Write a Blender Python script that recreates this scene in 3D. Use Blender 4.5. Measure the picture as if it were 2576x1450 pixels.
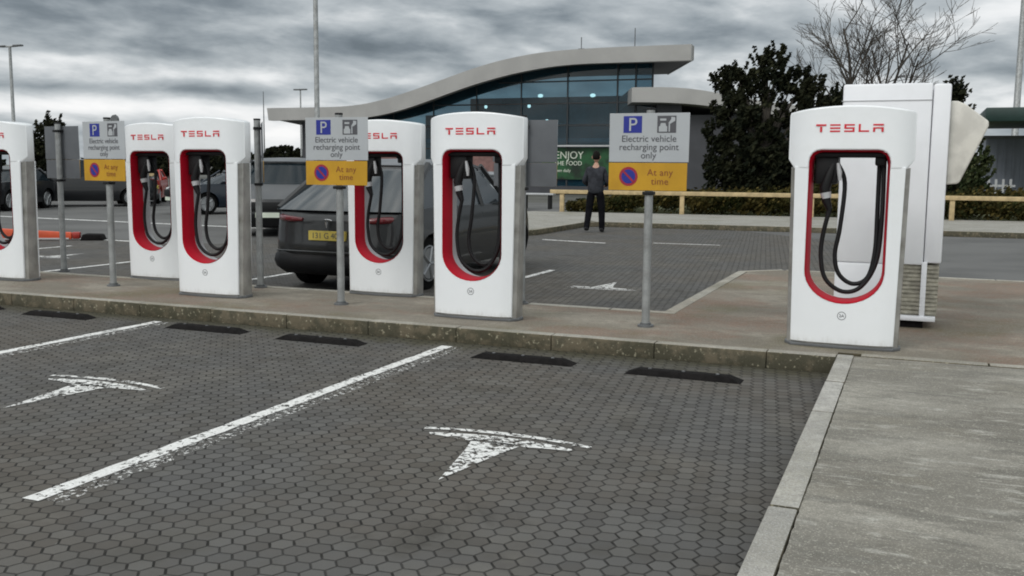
import bpy, bmesh, math, random
from math import radians as R, sin, cos, pi
from mathutils import Vector, Matrix
random.seed(7)
sc = bpy.context.scene
for o in list(bpy.data.objects): bpy.data.objects.remove(o)
COL = sc.collection

# ------------------------------------------------------------------ camera
cam_d = bpy.data.cameras.new('camera'); cam = bpy.data.objects.new('camera', cam_d); COL.objects.link(cam)
sc.camera = cam
CH = 1.574
YAW, PIT, ROL = R(22.35), R(6.97), R(.5)
cam_d.sensor_width = 36; cam_d.lens = 36*2475/2576; cam_d.clip_end = 3000; cam_d.clip_start = .05
cam.location = (0, 0, CH)
cam.rotation_euler = (Matrix.Rotation(YAW, 4, 'Z') @ Matrix.Rotation(pi/2-PIT, 4, 'X') @ Matrix.Rotation(ROL, 4, 'Z')).to_euler()
sc.view_settings.view_transform = 'Standard'; sc.view_settings.look = 'None'
sc.view_settings.gamma = 1; sc.view_settings.exposure = 0
sc.render.resolution_x = 1024; sc.render.resolution_y = 576
sc.cycles.pixel_filter_type = 'BLACKMAN_HARRIS'; sc.cycles.filter_width = 1.9
sc.cycles.max_bounces = 6; sc.cycles.transparent_max_bounces = 12

# ------------------------------------------------------------------ node helpers
class N:
    """tiny node-expression helper"""
    def __init__(s, nt): s.nt = nt
    def new(s, t, **k):
        n = s.nt.nodes.new(t)
        for a, b in k.items(): setattr(n, a, b)
        return n
    def put(s, sock, v):
        if v is None: return
        if isinstance(v, bpy.types.NodeSocket): s.nt.links.new(v, sock)
        else:
            if sock.type == 'RGBA' and len(v) == 3: v = (*v, 1)
            sock.default_value = v
    def m(s, op, a, b=None, c=None, clamp=False):
        n = s.new('ShaderNodeMath', operation=op); n.use_clamp = clamp
        s.put(n.inputs[0], a); s.put(n.inputs[1], b); s.put(n.inputs[2], c); return n.outputs[0]
    def v(s, op, a, b=None, c=None):
        n = s.new('ShaderNodeVectorMath', operation=op)
        s.put(n.inputs[0], a); s.put(n.inputs[1], b)
        if c is not None: s.put(n.inputs[3] if op == 'SCALE' else n.inputs[2], c)
        return n.outputs['Value'] if op in ('LENGTH', 'DOT_PRODUCT', 'DISTANCE') else n.outputs[0]
    def sep(s, a):
        n = s.new('ShaderNodeSeparateXYZ'); s.put(n.inputs[0], a); return n.outputs
    def comb(s, x, y, z=0.):
        n = s.new('ShaderNodeCombineXYZ'); s.put(n.inputs[0], x); s.put(n.inputs[1], y); s.put(n.inputs[2], z); return n.outputs[0]
    def noise(s, vec, scale, detail=3, rough=.55, dist=0.):
        n = s.new('ShaderNodeTexNoise'); s.put(n.inputs['Vector'], vec)
        n.inputs['Scale'].default_value = scale; n.inputs['Detail'].default_value = detail
        n.inputs['Roughness'].default_value = rough; n.inputs['Distortion'].default_value = dist
        return n.outputs[0]
    def mix(s, f, a, b, mode='MIX'):
        n = s.new('ShaderNodeMix', data_type='RGBA', blend_type=mode)
        s.put(n.inputs[0], f); s.put(n.inputs[6], a); s.put(n.inputs[7], b); return n.outputs[2]
    def step(s, x, a, b):
        n = s.new('ShaderNodeMapRange', interpolation_type='SMOOTHSTEP')
        s.put(n.inputs[0], x); n.inputs[1].default_value = a; n.inputs[2].default_value = b; return n.outputs[0]
    def white(s, vec):
        n = s.new('ShaderNodeTexWhiteNoise', noise_dimensions='2D'); s.put(n.inputs['Vector'], vec); return n.outputs['Value']
    def bump(s, h, strength=.5, dist=.01):
        n = s.new('ShaderNodeBump'); n.inputs['Strength'].default_value = strength; n.inputs['Distance'].default_value = dist
        s.put(n.inputs['Height'], h); return n.outputs[0]

def new_mat(name):
    m = bpy.data.materials.new(name); m.use_nodes = True
    nt = m.node_tree; b = nt.nodes['Principled BSDF']
    return m, N(nt), b

def mat(name, col, rough=.6, metal=0., var=.12, scale=3., bump=0., coat=0., spec=.5, dirt=None, detail=4):
    m, n, b = new_mat(name)
    tc = n.new('ShaderNodeTexCoord').outputs['Object']
    f = n.noise(tc, scale, detail)
    lo = tuple(c*(1-var) for c in col); hi = tuple(min(1, c*(1+var)) for c in col)
    c = n.mix(n.step(f, .35, .65), lo, hi)
    if dirt:
        d = n.noise(tc, scale*.37+1.3, 5, .65)
        c = n.mix(n.m('MULTIPLY', n.step(d, .45, .75), dirt[1]), c, dirt[0])
    n.put(b.inputs['Base Color'], c)
    n.put(b.inputs['Roughness'], n.m('MULTIPLY_ADD', f, .15, rough-.07))
    b.inputs['Metallic'].default_value = metal
    b.inputs['Coat Weight'].default_value = coat; b.inputs['Coat Roughness'].default_value = .08
    b.inputs['Specular IOR Level'].default_value = spec
    if bump: n.put(b.inputs['Normal'], n.bump(n.noise(tc, scale*8, 3), bump, .01))
    return m

def emis(name, col, s):
    m, n, b = new_mat(name)
    n.put(b.inputs['Base Color'], col); n.put(b.inputs['Emission Color'], col); b.inputs['Emission Strength'].default_value = s
    return m

# ------------------------------------------------------------------ world (overcast sky) and sun
SUN_EL, SUN_AZ = R(42), R(205)          # azimuth clockwise from +Y: behind the camera, a little to its left
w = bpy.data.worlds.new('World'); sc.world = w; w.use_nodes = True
wn = N(w.node_tree); bg = w.node_tree.nodes['Background']
sky = wn.new('ShaderNodeTexSky', sky_type='NISHITA'); sky.sun_disc = False
sky.sun_elevation = SUN_EL; sky.sun_rotation = SUN_AZ; sky.air_density = 1.0; sky.dust_density = 2
d = wn.new('ShaderNodeTexCoord').outputs['Generated']; dx, dy, dz = wn.sep(d)
az = wn.m('ARCTAN2', dx, dy)
el = wn.m('MAXIMUM', dz, 0.)
uv = wn.comb(wn.m('MULTIPLY', az, 7.), wn.m('MULTIPLY_ADD', az, 1.2, wn.m('MULTIPLY', wn.m('POWER', el, .9), 20.)), 2.)
n1 = wn.noise(uv, 1.5, 7, .52, .2)
uv2 = wn.comb(wn.m('MULTIPLY', az, 14.), wn.m('MULTIPLY', el, 44.), 3.)
n2 = wn.noise(uv2, 1.2, 7, .55, .2)
dens = wn.m('ADD', wn.m('MULTIPLY_ADD', n1, .74, .135), wn.m('MULTIPLY', n2, .27))
def blob(x, y, sx, sy, a):
    """a lighter or darker cloud at azimuth/elevation of the sky, sizes in thousandths"""
    A = math.atan((x-1288)/2475)-YAW; E = (424-y)/2475
    u = wn.m('DIVIDE', wn.m('SUBTRACT', az, A), sx/2475); v = wn.m('DIVIDE', wn.m('SUBTRACT', dz, E), sy/2475)
    r2 = wn.m('ADD', wn.m('MULTIPLY', u, u), wn.m('MULTIPLY', v, v))
    return wn.m('MULTIPLY', wn.m('EXPONENT', wn.m('MULTIPLY', r2, -1.)), a)
tot = dens
for bl in [(60, 292, 420, 24, .30), (520, 215, 330, 16, .20), (520, 300, 300, 30, .2), (150, 190, 160, 16, .2), (900, 75, 150, 30, .17), (705, 350, 120, 45, .32), (2480, 60, 260, 55, .22), (2400, 250, 180, 40, .17),
           (1780, 190, 150, 40, .18), (2100, 260, 400, 40, .16), (300, 60, 500, 60, -.14), (1250, 170, 300, 50, -.03), (2350, 205, 200, 18, -.08), (1700, 40, 500, 40, .02), (900, 140, 300, 22, -.08), (350, 250, 300, 12, -.12)]:
    tot = wn.m('ADD', tot, blob(*bl))
rp = wn.new('ShaderNodeValToRGB'); wn.put(rp.inputs[0], tot)
cr = rp.color_ramp
for p, c in [(.38, (.15, .18, .205)), (.48, (.215, .25, .28)), (.57, (.32, .36, .39)), (.70, (.5, .54, .565)), (.86, (.84, .86, .87)), (1., (.93, .94, .94))]:
    e = cr.elements.new(p); e.color = (*c, 1)
cr.elements.remove(cr.elements[0]); cr.elements.remove(cr.elements[-1])
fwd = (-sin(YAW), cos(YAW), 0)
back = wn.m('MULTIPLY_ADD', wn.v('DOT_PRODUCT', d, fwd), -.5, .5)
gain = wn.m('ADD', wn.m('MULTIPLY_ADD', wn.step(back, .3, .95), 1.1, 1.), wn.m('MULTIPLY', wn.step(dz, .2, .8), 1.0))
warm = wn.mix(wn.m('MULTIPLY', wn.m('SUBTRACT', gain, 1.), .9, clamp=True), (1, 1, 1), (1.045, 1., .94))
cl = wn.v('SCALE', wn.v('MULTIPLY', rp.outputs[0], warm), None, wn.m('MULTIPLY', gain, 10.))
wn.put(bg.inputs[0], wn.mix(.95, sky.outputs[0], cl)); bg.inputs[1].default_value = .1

sl = bpy.data.lights.new('sun', 'SUN'); sl.energy = 1.1; sl.angle = R(22); sl.color = (1, .97, .93)
so = bpy.data.objects.new('sun', sl); COL.objects.link(so)
sd = Vector((sin(SUN_AZ)*cos(SUN_EL), cos(SUN_AZ)*cos(SUN_EL), sin(SUN_EL)))
so.rotation_euler = sd.to_track_quat('Z', 'Y').to_euler(); so.location = sd*50

# ------------------------------------------------------------------ object helpers
def tag(o, label=None, cat=None, group=None, kind=None):
    if label: o['label'] = label
    if cat: o['category'] = cat
    if group: o['group'] = group
    if kind: o['kind'] = kind
    return o
def empty(name, loc, rz=0, label=None, cat=None, group=None):
    o = bpy.data.objects.new(name, None); COL.objects.link(o); o.location = loc; o.rotation_euler = (0, 0, rz)
    o.empty_display_size = .2
    return tag(o, label, cat, group)
def link(name, me, m=None, parent=None, smooth=None):
    if m is not None and not len(me.materials): me.materials.append(m)
    if smooth is not None:
        me.polygons.foreach_set('use_smooth', [True]*len(me.polygons)); me.set_sharp_from_angle(angle=R(smooth))
    o = bpy.data.objects.new(name, me); COL.objects.link(o); o.parent = parent
    return o
def bake(o, name):
    dg = bpy.context.evaluated_depsgraph_get(); dg.update()
    me = bpy.data.meshes.new_from_object(o.evaluated_get(dg)); me.name = name
    bpy.data.objects.remove(o); return me
def bevelled(me, name, w, seg=2, ang=30):
    o = bpy.data.objects.new('tmp', me); COL.objects.link(o)
    b = o.modifiers.new('b', 'BEVEL'); b.width = w; b.segments = seg; b.limit_method = 'ANGLE'; b.angle_limit = R(ang)
    return bake(o, name)
class MB:
    def __init__(s): s.v = []; s.f = []; s.mi = []; s.cur = 0
    def add(s, vs, fs):
        k = len(s.v); s.v += [tuple(v) for v in vs]; s.f += [tuple(i+k for i in f) for f in fs]; s.mi += [s.cur]*len(fs)
    def box(s, x0, x1, y0, y1, z0, z1):
        s.add([(x0,y0,z0),(x1,y0,z0),(x1,y1,z0),(x0,y1,z0),(x0,y0,z1),(x1,y0,z1),(x1,y1,z1),(x0,y1,z1)],
              [(0,3,2,1),(4,5,6,7),(0,1,5,4),(1,2,6,5),(2,3,7,6),(3,0,4,7)])
    def prism(s, pts, z0, z1, T=None):
        """polygon pts (a,b) extruded z0..z1; T maps (a,b,z)->xyz"""
        n = len(pts); T = T or (lambda a, b, c: (a, b, c))
        s.add([T(a, b, z0) for a, b in pts]+[T(a, b, z1) for a, b in pts],
              [tuple(range(n))[::-1], tuple(range(n, 2*n))]+[(i, (i+1) % n, (i+1) % n+n, i+n) for i in range(n)])
    def tube(s, pts, rad, n=8, cap=True):
        P = [Vector(p) for p in pts]; rr = rad if isinstance(rad, (list, tuple)) else [rad]*len(P)
        rings = []; up = Vector((0, 0, 1)); u = None
        for i, p in enumerate(P):
            t = (P[min(i+1, len(P)-1)]-P[max(i-1, 0)])
            t = t.normalized() if t.length > 1e-9 else Vector((0, 0, 1))
            if u is None: u = t.orthogonal().normalized()
            u = (u-t*u.dot(t)); u = u.normalized() if u.length > 1e-6 else t.orthogonal().normalized()
            w_ = t.cross(u); rings.append([p+(u*cos(2*pi*k/n)+w_*sin(2*pi*k/n))*rr[i] for k in range(n)])
        vs = [q for r_ in rings for q in r_]; fs = []
        for i in range(len(P)-1):
            for k in range(n): fs.append((i*n+k, i*n+(k+1) % n, (i+1)*n+(k+1) % n, (i+1)*n+k))
        if cap: fs += [tuple(range(n))[::-1], tuple((len(P)-1)*n+k for k in range(n))]
        s.add(vs, fs)
    def cyl(s, c, r, h, axis='z', n=20, r2=None):
        a = Vector(c); b = a+Vector({'x': (h, 0, 0), 'y': (0, h, 0), 'z': (0, 0, h)}[axis])
        s.tube([a, b], [r, r2 if r2 is not None else r], n)
    def mesh(s, name='m'):
        me = bpy.data.meshes.new(name); me.from_pydata(s.v, [], s.f)
        me.polygons.foreach_set('material_index', s.mi); me.update(); return me
    def build(s, name, m, parent=None, bev=0, smooth=None, seg=2):
        me = s.mesh(name)
        bm = bmesh.new(); bm.from_mesh(me); bmesh.ops.recalc_face_normals(bm, faces=bm.faces); bm.to_mesh(me); bm.free()
        if bev: me = bevelled(me, name, bev, seg)
        return link(name, me, m, parent, smooth if smooth is not None else (40 if bev else None))
def plate(loops, y0, y1, bev=.004, res=2):
    """flat shape in the XZ plane with holes, thickness y0..y1, rounded rim"""
    cu = bpy.data.curves.new('p', 'CURVE'); cu.dimensions = '2D'; cu.fill_mode = 'BOTH'
    for lp in loops:
        sp = cu.splines.new('POLY'); sp.points.add(len(lp)-1); sp.use_cyclic_u = True
        for p, (a, b) in zip(sp.points, lp): p.co = (a, b, 0, 1)
    t = abs(y1-y0)/2; cu.extrude = max(t-bev, 1e-4); cu.bevel_depth = bev; cu.bevel_resolution = res; cu.offset = -bev
    o = bpy.data.objects.new('tmp', cu); COL.objects.link(o); me = bake(o, 'plate')
    ym = (y0+y1)/2
    me.transform(Matrix(((1,0,0,0),(0,0,-1,ym),(0,1,0,0),(0,0,0,1))))
    me.materials.clear(); return me
def join(mes, name='j'):
    bm = bmesh.new()
    for me in mes: bm.from_mesh(me)
    out = bpy.data.meshes.new(name); bm.to_mesh(out); bm.free(); return out
def text_mesh(txt, size, align='CENTER', depth=.001, spacing=1.0):
    cu = bpy.data.curves.new('t', 'FONT'); cu.body = txt; cu.size = size; cu.align_x = align; cu.extrude = depth; cu.space_character = spacing
    o = bpy.data.objects.new('tmp', cu); COL.objects.link(o); me = bake(o, 'text'); me.materials.clear()
    me.transform(Matrix(((1,0,0,0),(0,0,-1,0),(0,1,0,0),(0,0,0,1)))); return me
def copy_tree(o, parent=None):
    c = o.copy(); COL.objects.link(c); c.parent = parent
    for ch in list(o.children): copy_tree(ch, c)
    return c
def proj_unit(x, y, z=0.): pass

# ------------------------------------------------------------------ materials
def hex_nodes(n, P):
    """hexagonal paving: returns (edge distance 0..1 at joint, corner measure, id)"""
    mp = n.new('ShaderNodeMapping'); n.put(mp.inputs[0], P); mp.inputs['Rotation'].default_value = (0, 0, R(-98)); mp.inputs['Scale'].default_value = (1/.1, 1/.1, 0)
    p = mp.outputs[0]
    wob = n.noise(P, 9, 2)
    s = (1., 1.7320508, 1.); hs = (.5, .8660254, 0.)
    def cell(q):
        c = n.v('FLOOR', n.v('DIVIDE', q, s)); return n.v('SUBTRACT', n.v('SUBTRACT', q, n.v('MULTIPLY', c, s)), hs)
    a = cell(p); b = cell(n.v('SUBTRACT', p, hs))
    la, lb = n.v('LENGTH', a), n.v('LENGTH', b)
    f = n.m('LESS_THAN', lb, la)
    g = n.new('ShaderNodeMix', data_type='VECTOR'); n.put(g.inputs[0], f); n.put(g.inputs[4], a); n.put(g.inputs[5], b); g = g.outputs[1]
    ga = n.v('ABSOLUTE', g); gx, gy, _ = n.sep(ga)
    d2 = n.v('DOT_PRODUCT', ga, (.5, .8660254, 0))
    e = n.m('MAXIMUM', gx, d2)
    sx, sy, _ = n.sep(g)
    fam = n.m('LESS_THAN', n.m('MULTIPLY', sx, sy), 0.)          # the joint family that has opened up
    return e, n.v('LENGTH', ga), n.v('SUBTRACT', p, g), n.m('MULTIPLY', n.m('GREATER_THAN', d2, gx), fam)

def paver_mat(name):
    m, n, b = new_mat(name)
    P = n.new('ShaderNodeTexCoord').outputs['Object']
    e, cn, idv, gx = hex_nodes(n, P)
    rnd = n.white(n.v('SNAP', n.v('ADD', idv, (.01, .01, 0)), (.5, .4330127, 1.)))
    wn_ = n.noise(P, 14, 3)
    w0 = n.m('MULTIPLY_ADD', wn_, -.06, .482)
    joint = n.m('MULTIPLY', n.m('SUBTRACT', e, w0), 26., clamp=True)
    # wide, dark gaps on the joints that run across the row, and at the corners
    gap = n.m('MULTIPLY', n.m('MULTIPLY', gx, n.step(n.m('MULTIPLY_ADD', n.noise(P, 11, 2), .09, e), .485, .515)), n.step(n.noise(P, 4, 3), .36, .56))
    gap = n.m('MAXIMUM', gap, n.m('MULTIPLY', n.step(cn, .53, .56), .6))
    dk = n.m('MAXIMUM', n.m('MULTIPLY', joint, .72), gap)
    big = n.noise(P, .55, 5, .6); mid = n.noise(P, 2.3, 4, .6); fine = n.noise(P, 130, 2, .7)
    c = n.mix(n.step(big, .4, .62), (.088, .086, .084), (.096, .085, .073))
    c = n.mix(n.m('MULTIPLY', n.step(mid, .47, .66), .5), c, (.066, .061, .051))
    c = n.mix(n.m('MULTIPLY', n.step(n.noise(P, 1.1, 5, .65), .54, .66), .4), c, (.15, .145, .13))
    c = n.mix(n.m('MULTIPLY', n.m('POWER', rnd, 2.), .4), c, (.15, .147, .138))
    c = n.mix(n.m('MULTIPLY', n.step(rnd, .18, .02), .28), c, (.05, .046, .04))
    c = n.mix(n.m('MULTIPLY', n.step(n.noise(P, .9, 6, .7, .5), .56, .7), .6), c, (.042, .038, .032))
    c = n.mix(n.m('MULTIPLY', n.step(fine, .35, .7), .3), c, (.075, .073, .07))
    spots = n.noise(P, 21, 3, .5)
    c = n.mix(n.m('MULTIPLY', n.step(spots, .735, .78), .5), c, (.2, .2, .19))
    yy = n.sep(P)[1]                                        # moss and silt gathered along the kerb foot
    near = n.m('MULTIPLY', n.step(n.m('MULTIPLY_ADD', n.noise(P, 3, 5, .7), .9, yy), 7.85, 8.4), n.m('LESS_THAN', yy, 8.2))
    c = n.mix(n.m('MULTIPLY', near, .75), c, (.05, .046, .022))
    c = n.mix(dk, c, (.014, .013, .011))
    n.put(b.inputs['Base Color'], c); b.inputs['Roughness'].default_value = .85; b.inputs['Specular IOR Level'].default_value = .3
    h = n.m('SUBTRACT', n.m('MULTIPLY_ADD', fine, .12, n.m('MULTIPLY', rnd, .25)), n.m('MAXIMUM', n.step(e, .42, .5), gap))
    n.put(b.inputs['Normal'], n.bump(h, .9, .009))
    return m

def paint_mat(name, wear=.5, faded=0., jt=.8):
    """road paint on the pavers: worn off at the joints, through to the paving"""
    m, n, b = new_mat(name)
    P = n.new('ShaderNodeTexCoord').outputs['Object']
    e, cn, idv, gx = hex_nodes(n, P)
    f1 = n.noise(P, 22, 5, .65); f2 = n.noise(P, 5, 4, .6)
    hole = n.m('MAXIMUM', n.m('MULTIPLY', n.m('MAXIMUM', n.m('MULTIPLY', n.step(e, .43, .49), jt), n.step(cn, .5, .55)), n.step(f2, .34+.5*(.8-jt), .5+.4*(.8-jt))), n.step(n.m('MULTIPLY_ADD', f2, .4, f1), .80-.15*wear, .85-.15*wear))
    if faded: hole = n.m('MAXIMUM', hole, n.step(n.noise(P, 30, 4, .7), .62-.2*faded, .68-.2*faded))
    c = n.mix(n.step(n.noise(P, 60, 3), .3, .7), (.60, .60, .58), (.78, .78, .77))
    n.put(b.inputs['Base Color'], c); b.inputs['Roughness'].default_value = .7
    tr = n.new('ShaderNodeBsdfTransparent'); mx = n.new('ShaderNodeMixShader')
    n.put(mx.inputs[0], hole); n.put(mx.inputs[1], b.outputs[0]); n.put(mx.inputs[2], tr.outputs[0])
    n.put(n.nt.nodes['Material Output'].inputs[0], mx.outputs[0])
    return m

def concrete_mat(name, base, stain, moss, red=0., streak=0., lich=0.):
    m, n, b = new_mat(name)
    P = n.new('ShaderNodeTexCoord').outputs['Object']
    px, py, pz = n.sep(P)
    S = n.comb(n.m('MULTIPLY', px, .55), py, pz)
    big = n.noise(S, 1.3, 6, .62); mid = n.noise(S, 6, 6, .72); fine = n.noise(P, 70, 4, .8)
    c = n.mix(n.step(big, .36, .62), base, stain)
    c = n.mix(n.m('MULTIPLY', n.step(mid, .5, .72), .55), c, tuple(x*.45 for x in base))
    if red:
        r = n.m('MULTIPLY', n.step(n.noise(S, 1.0, 6, .68), .45, .58), red)
        c = n.mix(r, c, (.19, .10, .068))
    c = n.mix(n.m('MULTIPLY', n.step(n.noise(P, .8, 4), .5, .7), .7), c, moss)
    if streak:
        L = n.comb(n.m('MULTIPLY', px, 1.1), n.m('MULTIPLY', py, 4.), 0.)
        c = n.mix(n.m('MULTIPLY', n.step(n.noise(L, 3.2, 7, .72), .53, .62), streak), c, (.42, .41, .37))
        c = n.mix(n.m('MULTIPLY', n.step(n.noise(L, 1.4, 7, .7), .48, .62), streak*.8), c, (.12, .115, .1))
    gran = n.noise(P, 17, 6, .78)
    c = n.mix(n.m('MULTIPLY', n.step(gran, .47, .6), .5), c, tuple(x*.5 for x in base))
    if lich:
        c = n.mix(n.m('MULTIPLY', n.step(n.noise(P, 1.7, 6, .7), .45, .58), .45), c, tuple(x*.55 for x in base))
        c = n.mix(n.m('MULTIPLY', n.step(n.noise(P, 34, 4, .7), .6, .68), lich), c, (.5, .49, .42))
    c = n.mix(n.m('MULTIPLY', n.step(fine, .44, .6), .5), c, tuple(x*.45 for x in base))
    c = n.mix(n.m('MULTIPLY', n.step(n.noise(P, 120, 2, .6), .56, .66), .35), c, tuple(min(.7, x*1.7) for x in base))
    # vertical faces of kerbs carry moss and dirt
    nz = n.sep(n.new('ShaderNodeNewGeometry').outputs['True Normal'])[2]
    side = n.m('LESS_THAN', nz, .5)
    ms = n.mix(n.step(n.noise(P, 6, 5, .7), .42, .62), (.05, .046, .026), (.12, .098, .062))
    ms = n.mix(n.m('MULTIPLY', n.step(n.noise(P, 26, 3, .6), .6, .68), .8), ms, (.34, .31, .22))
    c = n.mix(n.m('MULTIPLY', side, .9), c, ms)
    n.put(b.inputs['Base Color'], c); b.inputs['Roughness'].default_value = .9; b.inputs['Specular IOR Level'].default_value = .25
    n.put(b.inputs['Normal'], n.bump(n.m('MULTIPLY_ADD', fine, .6, mid), .8, .012))
    return m

def tarmac_mat(name, col):
    m, n, b = new_mat(name)
    P = n.new('ShaderNodeTexCoord').outputs['Object']
    f = n.noise(P, 60, 3, .7); g = n.noise(P, .35, 5, .6)
    c = n.mix(n.step(g, .38, .62), tuple(x*.85 for x in col), tuple(x*1.2 for x in col))
    c = n.mix(n.m('MULTIPLY', n.step(f, .4, .7), .4), c, tuple(x*.55 for x in col))
    n.put(b.inputs['Base Color'], c); b.inputs['Roughness'].default_value = .85; b.inputs['Specular IOR Level'].default_value = .3
    n.put(b.inputs['Normal'], n.bump(f, .4, .005)); return m

def foliage_mat(name, a, b_, c_, scale=1.5):
    m, n, b = new_mat(name)
    P = n.new('ShaderNodeTexCoord').outputs['Object']
    rnd = n.new('ShaderNodeNewGeometry').outputs['Random Per Island']
    g = n.noise(P, scale, 3)
    c = n.mix(n.step(g, .38, .62), a, b_)
    c = n.mix(n.m('MULTIPLY', n.step(rnd, .6, 1.), .8), c, c_)
    n.put(b.inputs['Base Color'], c); b.inputs['Roughness'].default_value = .8; b.inputs['Specular IOR Level'].default_value = .06
    return m

M = {}
M['paver'] = paver_mat('hexagonal pavers')
M['paint'] = paint_mat('white bay paint', .3, 0., .5)
M['paintlogo'] = paint_mat('white logo paint', .62)
M['ghost'] = paint_mat('old faded paint', .75, 1.)
M['tarmac'] = tarmac_mat('tarmac', (.115, .115, .113))
M['ground'] = tarmac_mat('ground', (.1, .1, .09))
M['island'] = concrete_mat('island concrete', (.33, .30, .25), (.17, .15, .12), (.12, .105, .05), red=.62, lich=.15)
M['kerb'] = concrete_mat('kerb stone', (.44, .42, .37), (.34, .31, .26), (.14, .13, .085), lich=.15)
M['slab'] = concrete_mat('concrete slab', (.37, .352, .308), (.17, .158, .134), (.25, .228, .175), streak=1., lich=.7)
M['strip'] = concrete_mat('kerb strip', (.5, .485, .45), (.36, .345, .30), (.26, .245, .18), lich=.5)
M['pave'] = concrete_mat('pavement', (.36, .35, .32), (.3, .29, .26), (.22, .21, .16))
M['white'] = mat('white powder coat', (.82, .84, .86), .32, var=.02, scale=2, coat=.25, dirt=((.5, .5, .46), .16))
def grime(m):
    """rain splash and scuffs low down"""
    n = N(m.node_tree); b = m.node_tree.nodes['Principled BSDF']; src = b.inputs['Base Color'].links[0].from_socket
    P = n.new('ShaderNodeTexCoord').outputs['Object']; x, y, z = n.sep(P)
    f = n.m('ADD', n.m('MULTIPLY_ADD', z, -3.2, .62), n.m('MULTIPLY', n.noise(n.comb(n.m('MULTIPLY', x, 3.), y, z), 9, 6, .7), .5))
    n.put(b.inputs['Base Color'], n.mix(n.m('MULTIPLY', n.step(f, .55, .95), .4), src, (.33, .31, .26)))
grime(M['white'])
M['steel'] = mat('brushed side steel', (.36, .35, .33), .42, metal=.55, var=.15, scale=5, dirt=((.12, .11, .08), .6))
M['red'] = mat('red liner', (.46, .006, .022), .55, var=.05, spec=.15)
M['redtxt'] = mat('red lettering', (.62, .02, .035), .4, var=.02)
M['black'] = mat('black plastic', (.009, .009, .010), .55, var=.2, spec=.25)
M['rubber'] = mat('black rubber', (.009, .008, .008), .85, var=.3, scale=20, bump=.3, spec=.12)
M['grey'] = mat('galvanised steel', (.32, .33, .33), .5, metal=.4, var=.15, scale=9, dirt=((.15, .14, .12), .5))
M['dgrey'] = mat('dark grey metal', (.13, .135, .14), .5, metal=.2, var=.12)
M['lgrey'] = mat('light grey plastic', (.45, .46, .47), .45, var=.05)
M['signw'] = mat('white sign face', (.40, .42, .44), .45, var=.03, dirt=((.35, .36, .33), .25))
M['signy'] = mat('yellow sign face', (.50, .27, .008), .45, var=.08, dirt=((.34, .16, .008), .4))
M['signback'] = mat('grey sign back', (.12, .128, .14), .55, metal=.2, var=.08)
M['blue'] = mat('sign blue', (.01, .02, .24), .45, var=.05)
M['txt'] = mat('sign lettering', (.075, .075, .085), .5, var=.05)
M['txty'] = mat('brown sign lettering', (.22, .06, .012), .5, var=.05)
M['sred'] = mat('sign red ring', (.3, .012, .03), .5, var=.05)
M['fascia'] = mat('roof cladding', (.34, .335, .325), .5, metal=.1, var=.06, scale=.6)
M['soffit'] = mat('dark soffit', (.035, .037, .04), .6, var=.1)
M['mull'] = mat('dark mullion', (.02, .025, .03), .5, var=.1)
M['wall'] = mat('slate wall panel', (.045, .047, .055), .6, var=.12, scale=1)
M['brick'] = mat('pinkish wall', (.2, .11, .1), .8, var=.2, scale=3)
M['inner'] = mat('interior wall', (.3, .42, .48), .8, var=.35, scale=.7)
M['lamp'] = emis('lit lamp', (1, .97, .85), 3.5)
M['banner'] = mat('green banner', (.004, .045, .012), .5, var=.7, scale=1.5)
M['bannerw'] = mat('banner white lettering', (.6, .65, .55), .5, var=.1)
M['wood'] = mat('pale timber', (.46, .35, .19), .7, var=.15, scale=6)
M['bark'] = mat('bark', (.06, .052, .043), .9, var=.3, scale=6, bump=.5)
M['cabinet'] = mat('white cabinet', (.78, .79, .82), .4, var=.02, dirt=((.5, .5, .48), .1))
M['duct'] = mat('beige ribbed hood', (.62, .6, .55), .6, var=.12, scale=5)
M['orange'] = mat('orange plastic', (.6, .09, .035), .5, var=.12)
M['skin'] = mat('skin', (.42, .24, .17), .55, var=.06)
M['hair'] = mat('dark hair', (.008, .007, .006), .8, spec=.1, var=.3, scale=30)
M['jacket'] = mat('grey jacket', (.036, .038, .045), .9, spec=.1, var=.25, scale=9, bump=.3)
M['trous'] = mat('dark trousers', (.006, .006, .008), .9, spec=.08, var=.3, scale=9)
M['plate'] = mat('yellow number plate', (.62, .48, .10), .5, var=.05)
M['tyre'] = mat('tyre', (.008, .008, .008), .9, var=.2, spec=.1)
M['rim'] = mat('alloy rim', (.35, .36, .37), .35, metal=.7, var=.1)
M['tail'] = mat('red tail lamp', (.12, .008, .012), .15, var=.1, coat=.5)
M['head'] = mat('clear headlamp', (.6, .62, .62), .15, metal=.3, var=.1, coat=.5)
M['chrome'] = mat('chrome', (.6, .6, .62), .15, metal=.9, var=.05)
M['shed'] = mat('grey cladding', (.19, .21, .25), .55, metal=.2, var=.08, scale=1)
M['canopy'] = mat('dark green canopy', (.012, .035, .03), .5, var=.1)
M['folD'] = foliage_mat('dark evergreen leaves', (.010, .013, .008), (.018, .020, .011), (.034, .035, .018))
M['folM'] = foliage_mat('mid green leaves', (.035, .05, .022), (.055, .07, .03), (.09, .095, .045))
M['folH'] = foliage_mat('ground cover leaves', (.022, .027, .009), (.06, .048, .016), (.13, .10, .032), 1.1)
M['grass'] = foliage_mat('grass blades', (.10, .12, .03), (.15, .14, .04), (.25, .2, .07), 1)
M['mossy'] = mat('mossy verge', (.09, .1, .04), .9, var=.4, scale=4, bump=.6)
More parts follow.
